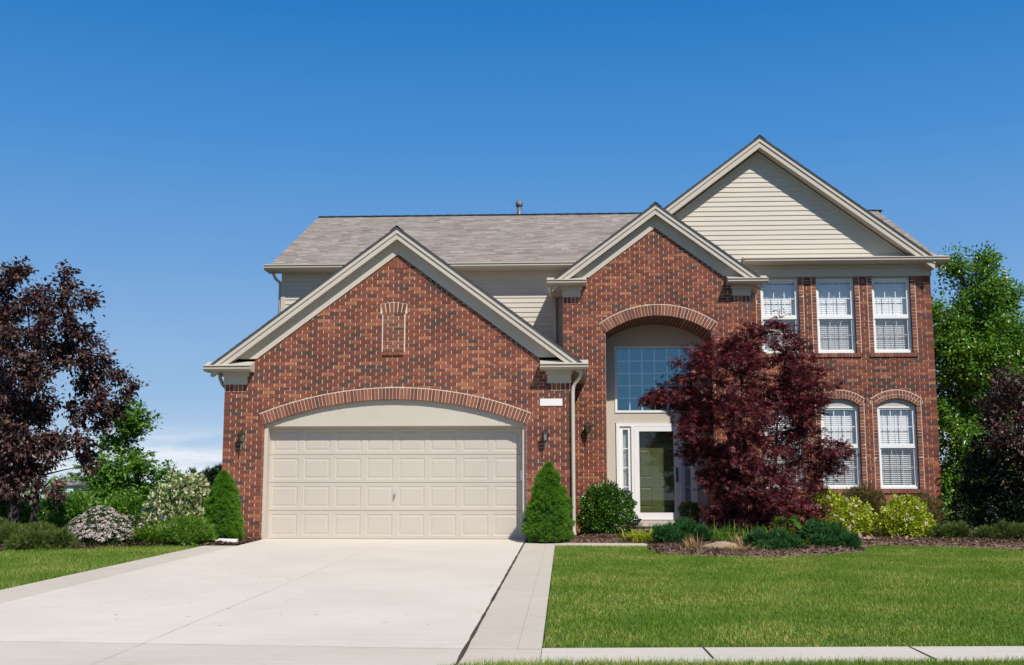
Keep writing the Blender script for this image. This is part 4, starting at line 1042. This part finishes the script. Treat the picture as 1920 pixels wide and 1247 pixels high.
# ------------------------------------------------------------------ red Japanese maple
Ym=.55; mb0=at(1432,1004,Ym); mb0.z=.02
spec=[(1452,606,13),(1446,630,22),(1428,622,13),(1474,618,14),(1500,640,12),(1210,752,12,-.1,.5),(1572,835,14,-.2,.5),(1580,868,12,-.2,.5),(1565,720,12,0,.5),(1395,640,36,-.2),(1345,665,40,.2),(1475,650,34,.1),(1505,690,34,-.1),(1300,700,42,0),(1380,705,52,-.5),(1440,710,60,.3),(1500,745,48,-.3),
 (1262,745,40,-.1,.55),(1225,752,24,.0,.5),(1320,765,58,.4,.7),(1400,785,62,-.6,.8),(1470,790,62,.5,.8),(1535,745,30,.0,.6),
 (1290,800,44,-.3,.6),(1345,830,56,.1,.7),(1420,850,60,-.7,.7),(1500,840,60,.2,.7),(1556,850,36,-.1,.55),(1310,850,34,.2,.6),
 (1360,900,50,.2,.6),(1430,920,60,-.6,.6),(1500,905,50,.0,.6),(1390,950,50,-.3,.5),(1465,955,50,-.3,.5),(1335,900,30,-.2,.6),(1550,880,26,.1,.5),(1400,982,38,-.4,.5),(1345,962,30,-.2,.5),(1462,988,38,-.4,.5),(1515,955,32,-.1,.5),(1430,970,50,.4,.6)]
tree('japanese_maple','dark red leaved maple tree standing in front of the brick entry','tree',mb0,px_blobs(mb0,spec,Ym),None,1950,15,.17,.095,MAPLE,M['l_maple'],M['bark_dark'],.30,-.25,.35,.5,limbs=45,gap=(1.9,-.22),elong=.9,bias=.12,
  trunks=[([(0,0,-.05),(-.05,.02,.5),(-.22,.0,1.3),(-.35,.1,2.2),(-.3,.1,3.2)],.07,.015),([(.02,0,-.05),(.1,-.05,.6),(.25,-.1,1.5),(.35,0,2.6)],.06,.012),([(0,.02,.2),(-.3,-.1,.9),(-.8,-.1,1.6)],.045,.012)],minz=.25)

# ------------------------------------------------------------------ purple tree, left
Yp=1.2; pb=at(28,985,Yp); pb.z=0
spec=[(15,515,22),(38,510,14),(-5,540,30,.3),(62,545,15,.2),(80,548,14),(128,505,10),(128,530,15,.1),(112,560,18,-.2),(148,562,16,.1),(172,560,14,-.1),(178,580,10),(85,575,24,.3),(45,575,28,-.3),(10,590,34,.3),
 (110,600,28,.2),(75,620,34,-.3),(135,610,22,-.1),(-30,620,60,.2),(155,632,20,.2),(182,640,14),(192,660,14,-.1),(20,650,44,-.4),(110,655,40,.4),(165,672,26,-.2),(60,700,46,-.5),(200,695,22,.1),(222,706,18),(248,718,12),(236,738,14,.1),(-10,720,60,.4),
 (160,715,34,.3),(20,765,48,-.3),(70,770,36,.4),(180,750,32,-.3),(212,762,20,.2),(225,785,12),(140,775,30,.3),(190,790,20,0),(-50,800,70,.2),(30,825,46,-.3),(90,820,36,.2),(135,825,26,-.3),(160,850,18,.2),(168,880,12),(110,862,26,-.2),(55,875,38,.2),(5,875,44,.3),(95,905,20,-.3),(110,930,12,-.2),(-30,890,60,0),(15,915,32,-.3),(55,918,26,-.2)]
tree('purple_crabapple_tree','large purple brown leaved tree at the left edge, on twin trunks','tree',pb,px_blobs(pb,spec,Yp),None,1900,20,.17,.105,LEAF,M['l_purple'],M['bark'],.85,-.6,.1,.55,limbs=60,gap=(1.5,-.30),elong=.7,bias=.7,
  trunks=[([(-.07,0,-.05),(-.05,.02,.7),(-.02,.05,1.5),(.1,.0,2.6),(.15,0,3.8)],.125,.03),([(.28,.12,-.05),(.33,.1,.6),(.4,.1,1.2),(.9,.1,2.2)],.07,.02)],minz=.55)

# ------------------------------------------------------------------ green tree behind, left
Yg=6.5; gb=at(222,1000,Yg); gb.z=0
spec=[(245,785,34),(270,800,26,.2),(225,790,30,-.2),(250,835,34,.1),(205,830,28,.3),(225,870,34,-.2),(180,885,34,.2),(265,880,30,.1),(305,893,20),(215,915,52,-.3),(150,925,40,.2),(280,905,26,.3),(120,925,28),(240,945,46,-.4),(190,955,48,-.2),(150,965,36,.2),(265,940,28,.2),(100,950,30,.3)]
tree('oak_tree','small bright green tree behind the white flowering shrub','tree',gb,px_blobs(gb,spec,Yg),([(0,0,-.05),(.02,0,.8),(0,0,1.7),(.15,0,2.7)],.07,.02),860,22,.19,.11,LEAF,M['l_green'],M['bark'],.40,-.1,.15,.55,limbs=36,minz=.2,gap=(1.6,-.12),elong=.95,bias=.15)

# ------------------------------------------------------------------ green tree, right
Yr=7.0; rb=at(1838,1000,Yr); rb.z=0
spec=[(1786,490,24),(1850,492,22,.2),(1800,530,40,.1),(1855,535,38,-.3),(1890,560,28,.2),(1780,590,44,-.2),(1840,600,60,.4),(1895,630,46,-.4),(1800,660,56,.3),(1935,680,50,.2),(1855,690,62,-.5),(1790,740,50,.2),(1845,770,60,.3),(1910,760,55,.4),(1795,820,50,-.3),(1850,860,56,-.1),(1800,900,46,.2),(1830,940,40,-.2),(1880,930,40,.1),(1770,640,30,-.4),(1775,900,34,-.2),(1788,955,34,-.3),(1760,780,24,-.3),(1820,980,36,-.2),(1860,640,50,.3)]
tree('pear_tree','tall glossy green tree beyond the right end of the house','tree',rb,px_blobs(rb,spec,Yr),([(0,0,-.05),(0,0,1.2),(.05,0,3),(.0,0,5.2),(-.1,0,6.6)],.11,.02),3300,22,.20,.10,LEAF,M['l_pear'],M['bark'],.8,-.25,.2,.5,limbs=50,minz=.25,gap=(1.1,-.36),elong=.7,bias=.5)
Yq=2.6; qb=at(1925,1005,Yq); qb.z=0
spec=[(1890,715,26),(1920,740,50),(1880,760,36,.2),(1860,790,26),(1910,800,56,-.2),(1950,830,60),(1890,850,44,.2),(1870,820,24,-.1),(1920,890,50)]
tree('purple_plum_tree','dark purple leaved tree at the right edge, in front of the tall green tree','tree',qb,px_blobs(qb,spec,Yq),([(0,0,-.05),(.02,0,.8),(.0,0,1.9),(-.1,0,3.0)],.06,.015),420,20,.20,.085,LEAF,M['l_purple'],M['bark_dark'],.8,-.5,.2,.5,limbs=24,minz=.9,gap=(1.3,-.2),elong=.7,bias=.4)
Yk=3.2
for (x,y,sp,lb) in ((1850,1000,[(1845,900,46,0),(1830,950,44,0),(1870,960,44,0),(1850,850,34,0)],'dark evergreen shrub close beyond the brick corner'),(1910,1003,[(1905,880,50,0),(1930,940,60,0),(1890,960,46,0),(1915,830,36,0)],'dark evergreen shrub at the right edge under the purple tree')):
    bb=at(x,y,Yk); bb.z=0; Yk-=.5
    shrub('evergreen_shrub',lb,'shrub',bb,px_blobs(bb,sp,Yk+.5),9000,.075,LEAF,M['l_dark'],.3,.3,.6,(5,-.25),'dark evergreens at the right edge')

# ------------------------------------------------------------------ golden spireas and yews under the right windows
FL=(np.array([(0,0,0),(.5,.5,.1),(1,0,.1),(.5,-.5,.1)]),np.array([(0,1,2),(0,2,3)]))
Yb=.6; bs=at(1572,1004,Yb); bs.z=.03
shrub('golden_spirea','golden green flowering shrub below the middle window, beside the red maple','shrub',bs,px_blobs(bs,[(1560,962,38),(1530,970,30),(1600,970,34),(1570,985,44),(1615,990,24),(1545,945,24)],Yb),8000,.050,OVAL,M['l_gold'],.4,.6,.7,(9,-.36),'golden shrubs below the windows',flowers=(64,.05,M['f_pink'],FL))
bs=at(1700,1010,Yb-.2); bs.z=.03
shrub('golden_spirea','golden green flowering shrub below the right window, nearest the brick corner','shrub',bs,px_blobs(bs,[(1700,970,40),(1672,980,30),(1725,985,28),(1700,992,42),(1690,955,22)],Yb-.2),8000,.050,OVAL,M['l_gold'],.4,.6,.7,(9,-.36),'golden shrubs below the windows',flowers=(50,.05,M['f_pink'],FL))
Yy=2.2; bs=at(1622,1000,Yy); bs.z=.03
shrub('yew_shrub','tall bronzed olive shrub between the two golden shrubs','shrub',bs,px_blobs(bs,[(1622,940,30),(1605,935,22),(1640,945,22),(1622,970,36)],Yy),6500,.06,SPRAY,M['l_yew'],.6,.6,.6,(8,-.4),'bronzed shrubs against the wing wall')
bs=at(1728,1002,Yy); bs.z=.03
shrub('yew_shrub','low bronzed dark shrub behind the right golden shrub','shrub',bs,px_blobs(bs,[(1725,948,24),(1750,958,20),(1705,950,18),(1728,975,32)],Yy),5000,.06,SPRAY,M['l_yew'],.6,.6,.6,(8,-.4),'bronzed shrubs against the wing wall')
bs=at(1500,1000,1.7); bs.z=.03
shrub('yew_shrub','small bronzed shrub between the red maple and a golden shrub','shrub',bs,px_blobs(bs,[(1512,960,24),(1495,975,28)],1.7),3500,.06,SPRAY,M['l_yew'],.6,.6,.6,(8,-.4),'bronzed shrubs against the wing wall')
bs=at(1790,1012,0); bs.z=.02
shrub('low_juniper','low olive spreading juniper right of the golden shrubs','shrub',bs,px_blobs(bs,[(1770,1000,18,0,.7),(1800,1000,20,0,.7),(1785,998,18,.3,.7)],0),3500,.075,SPRAY,M['l_junyel'],.6,.5,.6,None,'low junipers at the right edge',stem=False)
bs=at(1880,1014,-.3); bs.z=.0
shrub('low_juniper','low dark juniper at the right edge in deep shade','shrub',bs,px_blobs(bs,[(1845,1003,18,0,.7),(1880,1001,24,0,.7),(1915,1003,22,0,.8)],-.3),4000,.075,SPRAY,M['l_junyel'],.6,.5,.6,None,'low junipers at the right edge',stem=False)

# ------------------------------------------------------------------ spreading junipers of the island bed
def juniper(x,y,Y,spec,label,mat='l_juniper',n=14000,size=.065,group='spreading blue green junipers of the island bed'):
    bs=at(x,y,Y); bs.z=ground(0,Y)+.03
    return shrub('spreading_juniper',label,'shrub',bs,px_blobs(bs,spec,Y),n,size,SPRAY,M[mat],.45,.45,.6,(6,-.45),group,.55)
juniper(1280,1018,-1.2,[(1250,1003,24,0,.75),(1285,1000,26,0,.75),(1315,1004,20,0,.7),(1270,1010,24,-.2,.5)],'blue green spreading juniper left of the flat stone')
juniper(1455,1036,-2.6,[(1420,1016,22,0,.8),(1455,1016,26,0,.8),(1485,1024,22,0,.7),(1450,1026,28,-.2,.5)],'blue green spreading juniper in front of the red maple')
juniper(1565,1036,-2.0,[(1530,1003,26,0,.8),(1562,1010,28,0,.8),(1590,1020,24,-.2,.7),(1545,1018,26,-.2,.6)],'blue green spreading juniper below the left golden shrub')
bs=at(65,1034,-2.3); bs.z=ground(0,-2.3)+.02
shrub('spreading_juniper','wide olive green spreading juniper under the purple tree','shrub',bs,px_blobs(bs,[(20,1012,34,.2,.75),(70,1010,36,.4,.8),(110,1016,26,0,.7),(-40,1014,40,.2,.7),(60,1018,40,-.2,.6),(0,1000,30,.7,.8)],-2.3),18000,.085,SPRAY,M['l_junyel'],.45,.45,.6,(5,-.45),None,.55)

# ------------------------------------------------------------------ strap-leaved clumps
def clump(name,label,cat,base,n,L,w,spread,mat,group=None,flowers=None,lean=1.15,seg=5):
    root=empty(name,base); tag(root,label,cat,group)
    X=rng.normal(0,spread,n); Y=rng.normal(0,spread*.8,n); Ln=L*rng.uniform(.55,1.15,n)
    a=np.arctan2(Y,X)+rng.normal(0,.9,n); V=[]; le=np.abs(rng.normal(lean,.35,n)); rows=seg+1
    for k in range(rows):
        t=k/seg; h=Ln*(t-.42*le*t*t); o=Ln*le*.62*t*t; ww=w*(math.sin(math.pi*min(.5,.18+t*.5))*(1-t**3)+.03)
        cx=X+np.cos(a)*o; cy=Y+np.sin(a)*o; px=-np.sin(a); py=np.cos(a)
        V.append(np.column_stack([cx-px*ww,cy-py*ww,np.maximum(h,.01)-.01])); V.append(np.column_stack([cx+px*ww,cy+py*ww,np.maximum(h,.01)-.01]))
    V=np.stack(V,1).reshape(-1,3); b0=np.arange(n)[:,None]*(2*rows); F=np.concatenate([b0+np.array([2*k,2*k+1,2*k+3,2*k+2]) for k in range(seg)],0)
    npmesh('blades',V,F,mat,root)
    if flowers:
        m,fs,fm,hh=flowers
        for k in range(m):
            c=np.array([random.uniform(-1,1)*spread*2.0,random.uniform(-1,.3)*spread*1.6,hh*random.uniform(.75,1.1)])
            st=MB(); st.tube([(c[0]*.5,c[1]*.5,0),tuple(c)],[.004,.003],4); q=c+rng.normal(0,fs*.2,(10,3))
            fo=leaves('flower',q,rdir(10),rdir(10),np.full(10,fs),FL,fm,root); st.build('stalk',M['l_blade'],fo)
    return root
def cl(x,y,Y,*a,**k):
    p=at(x,y,Y); p.z=ground(0,Y)+.03; return clump(a[0],a[1],a[2],p,*a[3:],**k)
cl(282,1020,-1.3,'daylily_clump','arching bright green strap leaves with blue flowers beside the white shrub','plant',300,.62,.012,.20,M['l_blade'],None,flowers=(4,.026,M['f_blue'],.52),lean=1.4)
bs=at(350,1022,-1.5); bs.z=ground(0,-1.5)+.02
shrub('leafy_perennial','soft bright green mound with a few blue flowers in front of the variegated shrub','plant',bs,px_blobs(bs,[(345,996,26),(370,998,22),(322,1002,20),(350,1008,28,-.1,.7),(388,1006,14)],-1.5),6500,.075,NARROW,M['l_blade'],.7,.45,.6,None,None,.5,flowers=(7,.03,M['f_blue'],FL),lump=.14)
cl(393,1012,-1.2,'iris_plant','small upright iris tuft beside the left cone conifer','plant',46,.30,.010,.05,M['l_blade'],lean=.5,flowers=(1,.026,M['f_blue'],.36))
cl(1208,1012,-.6,'grass_clump','yellow green grass tuft in front of the porch step','plant',380,.34,.007,.16,M['l_gold'])
cl(1350,1006,-1.0,'daylily_clump','green strap leaves behind the flat stone','plant',170,.46,.0055,.16,M['l_blade'],'daylily clumps of the island bed',lean=.95)
cl(1322,1010,-.9,'daylily_clump','green strap leaves right of the left juniper','plant',120,.40,.005,.12,M['l_blade'],'daylily clumps of the island bed',lean=1.0)
cl(1405,1008,-1.2,'daylily_clump','thin upright strap leaves in the shade of the red maple','plant',110,.42,.005,.12,M['l_blade'],'daylily clumps of the island bed',lean=.8)
cl(1460,1006,-1.4,'daylily_clump','upright strap leaves behind the middle juniper','plant',120,.44,.005,.12,M['l_blade'],'daylily clumps of the island bed',lean=.8)
cl(1508,1022,-2.0,'daylily_clump','short yellow green strap leaves between two junipers','plant',160,.28,.009,.12,M['l_gold'],'daylily clumps of the island bed',lean=1.0)
cl(1300,1032,-2.9,'dry_grass','dry orange grass tuft left of the flat stone','dead plant',90,.30,.006,.06,M['l_dry'],lean=.5)
cl(1372,1036,-3.2,'dry_grass','flattened straw coloured grass below the flat stone','dead plant',170,.26,.005,.15,M['l_dry'],lean=1.3)
cl(1395,1012,-1.8,'dry_grass','a few dry stalks right of the flat stone','dead plant',40,.32,.005,.10,M['l_dry'],lean=.9)
def deadleaf(x,y,Y,n,label,s=.085):
    p=at(x,y,Y); p.z=ground(0,Y)+.05; root=empty('dead_hosta',p); tag(root,label,'dead plant','withered hosta clumps')
    P=np.column_stack([rng.normal(0,.12,n),rng.normal(0,.06,n),rng.uniform(0,.05,n)]); A=norm(np.column_stack([rng.normal(0,1,n),rng.normal(0,.6,n),np.abs(rng.normal(.3,.4,n))]))
    Q=rdir(n); Z=rng.uniform(s*.7,s*1.5,n)
    for k in range(n): leaves('leaf',P[k:k+1],A[k:k+1],Q[k:k+1],Z[k:k+1],OVAL,M['pinkdry'],root)
deadleaf(1278,1034,-2.9,16,'withered pinkish hosta leaves at the front of the island bed')
deadleaf(1618,1012,-.6,12,'withered pinkish leaves beside the left golden shrub')
deadleaf(1690,1012,-.7,9,'withered pinkish leaves in front of the right golden shrub')
# broad hosta
def hosta(x,y,Y,n,L,label):
    p=at(x,y,Y); p.z=ground(0,Y)+.03; root=empty('hosta_plant',p); tag(root,label,'plant')
    a=rng.uniform(0,6.28,n); r=rng.uniform(.05,.22,n); P=np.column_stack([np.cos(a)*r,np.sin(a)*r,rng.uniform(.12,.42,n)])
    A=np.column_stack([np.cos(a),np.sin(a),rng.normal(-.1,.25,n)]); Q=np.column_stack([np.cos(a)*.3,np.sin(a)*.3,np.ones(n)]); Z=rng.uniform(.6*L,L*1.2,n)
    for k in range(n): leaves('leaf',P[k:k+1],A[k:k+1],Q[k:k+1],Z[k:k+1],OVAL,M['l_hosta'],root)
    b=MB()
    for q in P[::2]: b.tube([(0,0,-.03),(q[0]*.6,q[1]*.6,q[2]*.7),tuple(q)],[.006,.005,.004],5)
    b.build('stalks',M['l_hosta'],root)
hosta(1478,1004,-.6,46,.20,'broad leaved green hosta right of the maple trunk')

# ------------------------------------------------------------------ left bed shrubs
Ys=-1.55; bs=at(188,1024,Ys); bs.z=ground(0,Ys)
shrub('white_spirea','mounded shrub covered in pinkish white flower heads','shrub',bs,px_blobs(bs,[(188,992,42),(160,1000,34),(215,1000,34),(188,1008,50,-.05,.7),(140,1004,20),(232,1006,20)],Ys),9000,.045,LEAF,M['l_spir'],.5,.6,.6,None,None,flowers=(980,.038,M['f_white'],FL))
Ys=-.3; bs=at(240,1010,Ys); bs.z=0
shrub('white_spirea','small pinkish white flowering shrub half hidden behind the larger one','shrub',bs,px_blobs(bs,[(240,985,18),(222,980,16),(255,990,16)],Ys),2400,.045,LEAF,M['l_spir'],.5,.6,.6,None,None,flowers=(70,.045,M['f_white'],FL))
Ys=.6; bs=at(335,1012,Ys); bs.z=0
shrub('variegated_dogwood','cream and green variegated shrub left of the cone conifer','shrub',bs,px_blobs(bs,[(345,925,36),(310,940,30),(372,940,26),(335,965,46),(300,970,28),(370,985,34),(330,905,18),(372,912,20),(285,960,18),(320,990,44)],Ys),9500,.075,OVAL,M['l_varieg'],.5,.35,.55,(5,-.3))
Ys=4.5; bs=at(400,1000,Ys); bs.z=0
shrub('dark_yew','dark evergreen with feathery tips behind the left garage corner','shrub',bs,px_blobs(bs,[(400,895,22,0,.8),(378,893,12,0,.5),(420,890,20),(398,925,32),(425,930,40),(362,884,7,0,.5)],Ys),6000,.10,SPRAY,M['l_dark'],.4,.35,.6)
Ys=4.6; bs=at(140,1000,Ys); bs.z=0
shrub('leafy_shrub','mid green leafy shrub between the purple tree and the small green tree','shrub',bs,px_blobs(bs,[(110,960,30),(150,955,34),(75,965,30),(130,985,44)],Ys),6000,.085,LEAF,M['l_green'],.4,.4,.6,(4,-.3))
Ys=3.6; bs=at(30,1000,Ys); bs.z=0
shrub('leafy_shrub','darker leafy shrub behind the twin trunks of the purple tree','shrub',bs,px_blobs(bs,[(20,965,34),(60,972,32),(-20,960,40),(95,985,24)],Ys),6000,.08,LEAF,M['l_pear'],.4,.4,.6,(4,-.3))
Ys=5.4; bs=at(245,1000,Ys); bs.z=0
shrub('leafy_shrub','low bright green shrub between the small green tree and the variegated shrub','shrub',bs,px_blobs(bs,[(245,965,34),(215,965,36),(275,975,26)],Ys),5000,.085,LEAF,M['l_green'],.4,.4,.6,(4,-.3))

# ------------------------------------------------------------------ stones, pot, small things
def boulder(x,y,Y,rx,ry,rz,label,seed):
    p=at(x,y,Y); p.z=ground(0,Y)+.03; b=MB(); nu,nv=22,10
    for j in range(nv+1):
        ph=math.pi*.5*(1-j/nv)
        for i in range(nu):
            th=2*math.pi*i/nu; d=Vector((math.cos(th)*math.cos(ph)**.6 if math.cos(ph)>0 else 0,math.sin(th)*(max(math.cos(ph),0)**.6),math.sin(ph)**.8))
            k=1+.16*mnoise.noise(d*1.7+Vector((seed,0,0)))+.06*mnoise.noise(d*5+Vector((seed,3,0)))
            b.v.append((d.x*rx*k,d.y*ry*k,(d.z*rz+d.x*rz*.25)*k-.02))
    for j in range(nv):
        for i in range(nu): i2=(i+1)%nu; b.f.append((j*nu+i,j*nu+i2,(j+1)*nu+i2,(j+1)*nu+i))
    o=b.build('boulder',M['stone']); o.location=p; tag(o,label,'stone','sandstone boulders of the island bed')
boulder(1348,1034,-2.6,.31,.24,.135,'flat tan stone lying in the mulch of the island bed',1.0)
boulder(1555,996,-.2,.20,.14,.13,'rounded tan stone behind the right juniper, below the golden shrub',5.0)
p=at(425,1019,-1.2); b=MB(); b.prism([(-.17,-.09,.035),(.19,-.06,.028),(.17,.10,.05),(-.16,.09,.06)],[(-.17,-.09,.0),(.19,-.06,.0),(.17,.10,.0),(-.16,.09,.0)])
o=b.build('splash_block',M['plaque']); o.location=(p.x,-1.2,ground(0,-1.2)+.04); tag(o,'small white stone slab in front of the left cone conifer','stone')
pp=(5.72,2.95,.10); root=empty('flower_pot',pp); tag(root,'brown pot of red flowers by the front door','flower pot')
b=MB(); b.lathe([(.10,0),(.12,.02),(.15,.14),(.17,.20),(.165,.24),(.185,.26),(.19,.29),(.16,.29),(.15,.25)],(0,0,0),20); b.build('pot',M['terracotta'],root,None,True)
P,nn,_=sample_blobs([(0,0,.40,.22,.2,.16)],700,.4,.6); leaves('foliage',P,norm(nn+rng.normal(0,.5,P.shape)),rdir(len(P)),rng.uniform(.04,.08,len(P)),OVAL,M['l_box'],root)
P,nn,_=sample_blobs([(-.02,0,.45,.22,.2,.16)],14,.95,.6)
for q in P: leaves('flower',q+rng.normal(0,.008,(6,3)),rdir(6),rdir(6),np.full(6,.04),FL,M['f_red'],root)
p=at(1465,1059,-4.55); root=None
b=MB(); b.poly([(0,0,0),(.05,.03,.02),(.11,0,.035),(.06,-.03,.015)]); o=b.build('fallen_leaf',M['l_dry']); o.location=(p.x,-4.55,ground(0,-4.55)+.05); tag(o,'single dry leaf lying on the lawn','leaf')

# ------------------------------------------------------------------ neighbours far behind
M['nwall']=pmat('neighbour_siding',(.42,.36,.28),(.5,.44,.35),.3,.8); M['nroof']=pmat('neighbour_shingle',(.17,.155,.145),(.24,.22,.205),.8,.95)
def far_house(x0,x1,yr,Y,D,zwall,label,gable_end=False,mat='nwall'):
    L=at(x0,930,Y).x; Rr=at(x1,930,Y).x; zr_=at((x0+x1)/2,yr,Y+D/2).z
    root=empty('distant_house',((L+Rr)/2,Y,0)); tag(root,label,'house','houses far behind the garden')
    h=(Rr-L)/2; b=MB()
    b.box(-h,h,0,D,-.5,zwall); b.build('wall',M[mat],root)
    ins=0 if gable_end else min(h*.55,D*.5)
    b=MB(); o=.4; e=[(-h-o,-o,zwall),(h+o,-o,zwall),(h+o,D+o,zwall),(-h-o,D+o,zwall)]; r1=(-h+ins-(o if gable_end else 0),D/2,zr_); r2=(h-ins+(o if gable_end else 0),D/2,zr_)
    b.poly([e[0],e[1],r2,r1]); b.poly([e[2],e[3],r1,r2]); b.poly([e[1],e[2],r2]); b.poly([e[3],e[0],r1]); b.poly([e[3],e[2],e[1],e[0]])
    b.build('roof',M['nroof'],root)
    for k in range(3):
        x=-h+(k+.5)*2*h/3; w=MB(); w.box(x-.6,x+.6,-.06,.02,.9,zwall-.5); wo=w.build('window',M['white'],root); q=MB(); q.poly([(x-.5,-.07,1.0),(x+.5,-.07,1.0),(x+.5,-.07,zwall-.6),(x-.5,-.07,zwall-.6)]); q.build('pane',M['glass_blue'],wo)
far_house(262,470,893,110,12,1.2,'grey roofed house seen far behind the small green tree')
far_house(60,215,921,95,11,.55,'low grey roof seen between the tree trunks at the left')
far_house(92,136,893,140,10,2.3,'small gabled beige house far away beside the purple tree',True)
far_house(1775,1990,900,90,12,2.0,'beige house glimpsed through the trees at the right')
# far wood
bl=[]
for k in range(150):
    a=R(random.uniform(-34,34)); d=random.uniform(230,330); h=random.uniform(2.5,5.5); bl.append((CAM[0]+math.sin(a)*d,CAM[1]+math.cos(a)*d,h*.45,h*1.4,h,h*.55))
P,nn,_=sample_blobs(bl,14000,.6,.6,0); A=norm(nn+rng.normal(0,.5,P.shape)); o=leaves('distant_wood',P,A,norm(nn+rng.normal(0,.5,P.shape)),rng.uniform(.7,1.5,len(P)),OVAL,M['l_green'],None); o['kind']='stuff'; tag(o,'low line of woods on the horizon','woods')

# ------------------------------------------------------------------ light and sky
EL,AZ=R(47.7),R(31.0)
sd=bpy.data.lights.new('sun','SUN'); sd.energy=4.0; sd.angle=R(.53); sd.color=(1.0,.95,.875)
so=bpy.data.objects.new('sun',sd); col.objects.link(so)
sv=Vector((math.sin(AZ)*math.cos(EL),-math.cos(AZ)*math.cos(EL),math.sin(EL)))
so.rotation_euler=sv.to_track_quat('Z','Y').to_euler(); so.location=(20,-30,30)
w=bpy.data.worlds.new('World'); sc.world=w; w.use_nodes=True; nt=w.node_tree; nt.nodes.clear()
out=nt.nodes.new('ShaderNodeOutputWorld'); bg=nt.nodes.new('ShaderNodeBackground'); bg.inputs[1].default_value=.10
sky=nt.nodes.new('ShaderNodeTexSky'); sky.sky_type='NISHITA'; sky.sun_disc=False; sky.sun_elevation=EL; sky.sun_rotation=math.pi-AZ; sky.air_density=1.0; sky.dust_density=.3; sky.ozone_density=2.5; sky.altitude=200
tc=nt.nodes.new('ShaderNodeTexCoord'); sp=nt.nodes.new('ShaderNodeSeparateXYZ'); nt.links.new(tc.outputs['Generated'],sp.inputs[0])
# a few thin clouds low over the horizon
mp=nt.nodes.new('ShaderNodeMapping'); mp.inputs['Scale'].default_value=(7,7,60); nt.links.new(tc.outputs['Generated'],mp.inputs[0])
n1=nt.nodes.new('ShaderNodeTexNoise'); n1.inputs['Scale'].default_value=1.6; n1.inputs['Detail'].default_value=7; n1.inputs['Roughness'].default_value=.6; nt.links.new(mp.outputs[0],n1.inputs['Vector'])
r1=ramp(nt,[(.40,(0,0,0)),(.62,(1,1,1))],n1.outputs['Fac'])
r2=ramp(nt,[(0,(1,1,1)),(.035,(.85,.85,.85)),(.060,(0,0,0)),(1,(0,0,0))],sp.outputs['Z'])
mm=nt.nodes.new('ShaderNodeMath'); mm.operation='MULTIPLY'; nt.links.new(r1.outputs[0],mm.inputs[0]); nt.links.new(r2.outputs[0],mm.inputs[1])
grad=ramp(nt,[(0,(.66,.76,.88)),(.03,(.50,.66,.85)),(.08,(.33,.53,.80)),(.2,(.160,.375,.73)),(.3,(.066,.285,.68)),(.40,(.022,.205,.59)),(.62,(.02,.12,.38)),(1,(.012,.07,.24))],sp.outputs['Z'])
gs=nt.nodes.new('ShaderNodeVectorMath'); gs.operation='SCALE'; gs.inputs['Scale'].default_value=7.3; nt.links.new(grad.outputs[0],gs.inputs[0])
m0=nt.nodes.new('ShaderNodeMix'); m0.data_type='RGBA'; m0.inputs['Factor'].default_value=.96; nt.links.new(sky.outputs[0],m0.inputs['A']); nt.links.new(gs.outputs[0],m0.inputs['B'])
mix=nt.nodes.new('ShaderNodeMix'); mix.data_type='RGBA'; nt.links.new(mm.outputs[0],mix.inputs['Factor']); mix.inputs['B'].default_value=(6.6,6.9,7.4,1)
nt.links.new(m0.outputs['Result'],mix.inputs['A']); nt.links.new(mix.outputs['Result'],bg.inputs[0]); nt.links.new(bg.outputs[0],out.inputs[0])
sc.view_settings.view_transform='Standard'; sc.view_settings.look='None'; sc.view_settings.exposure=0.38; sc.view_settings.gamma=1
try: sc.view_settings.use_curve_mapping=False
except Exception: pass
sc.cycles.transparent_max_bounces=24
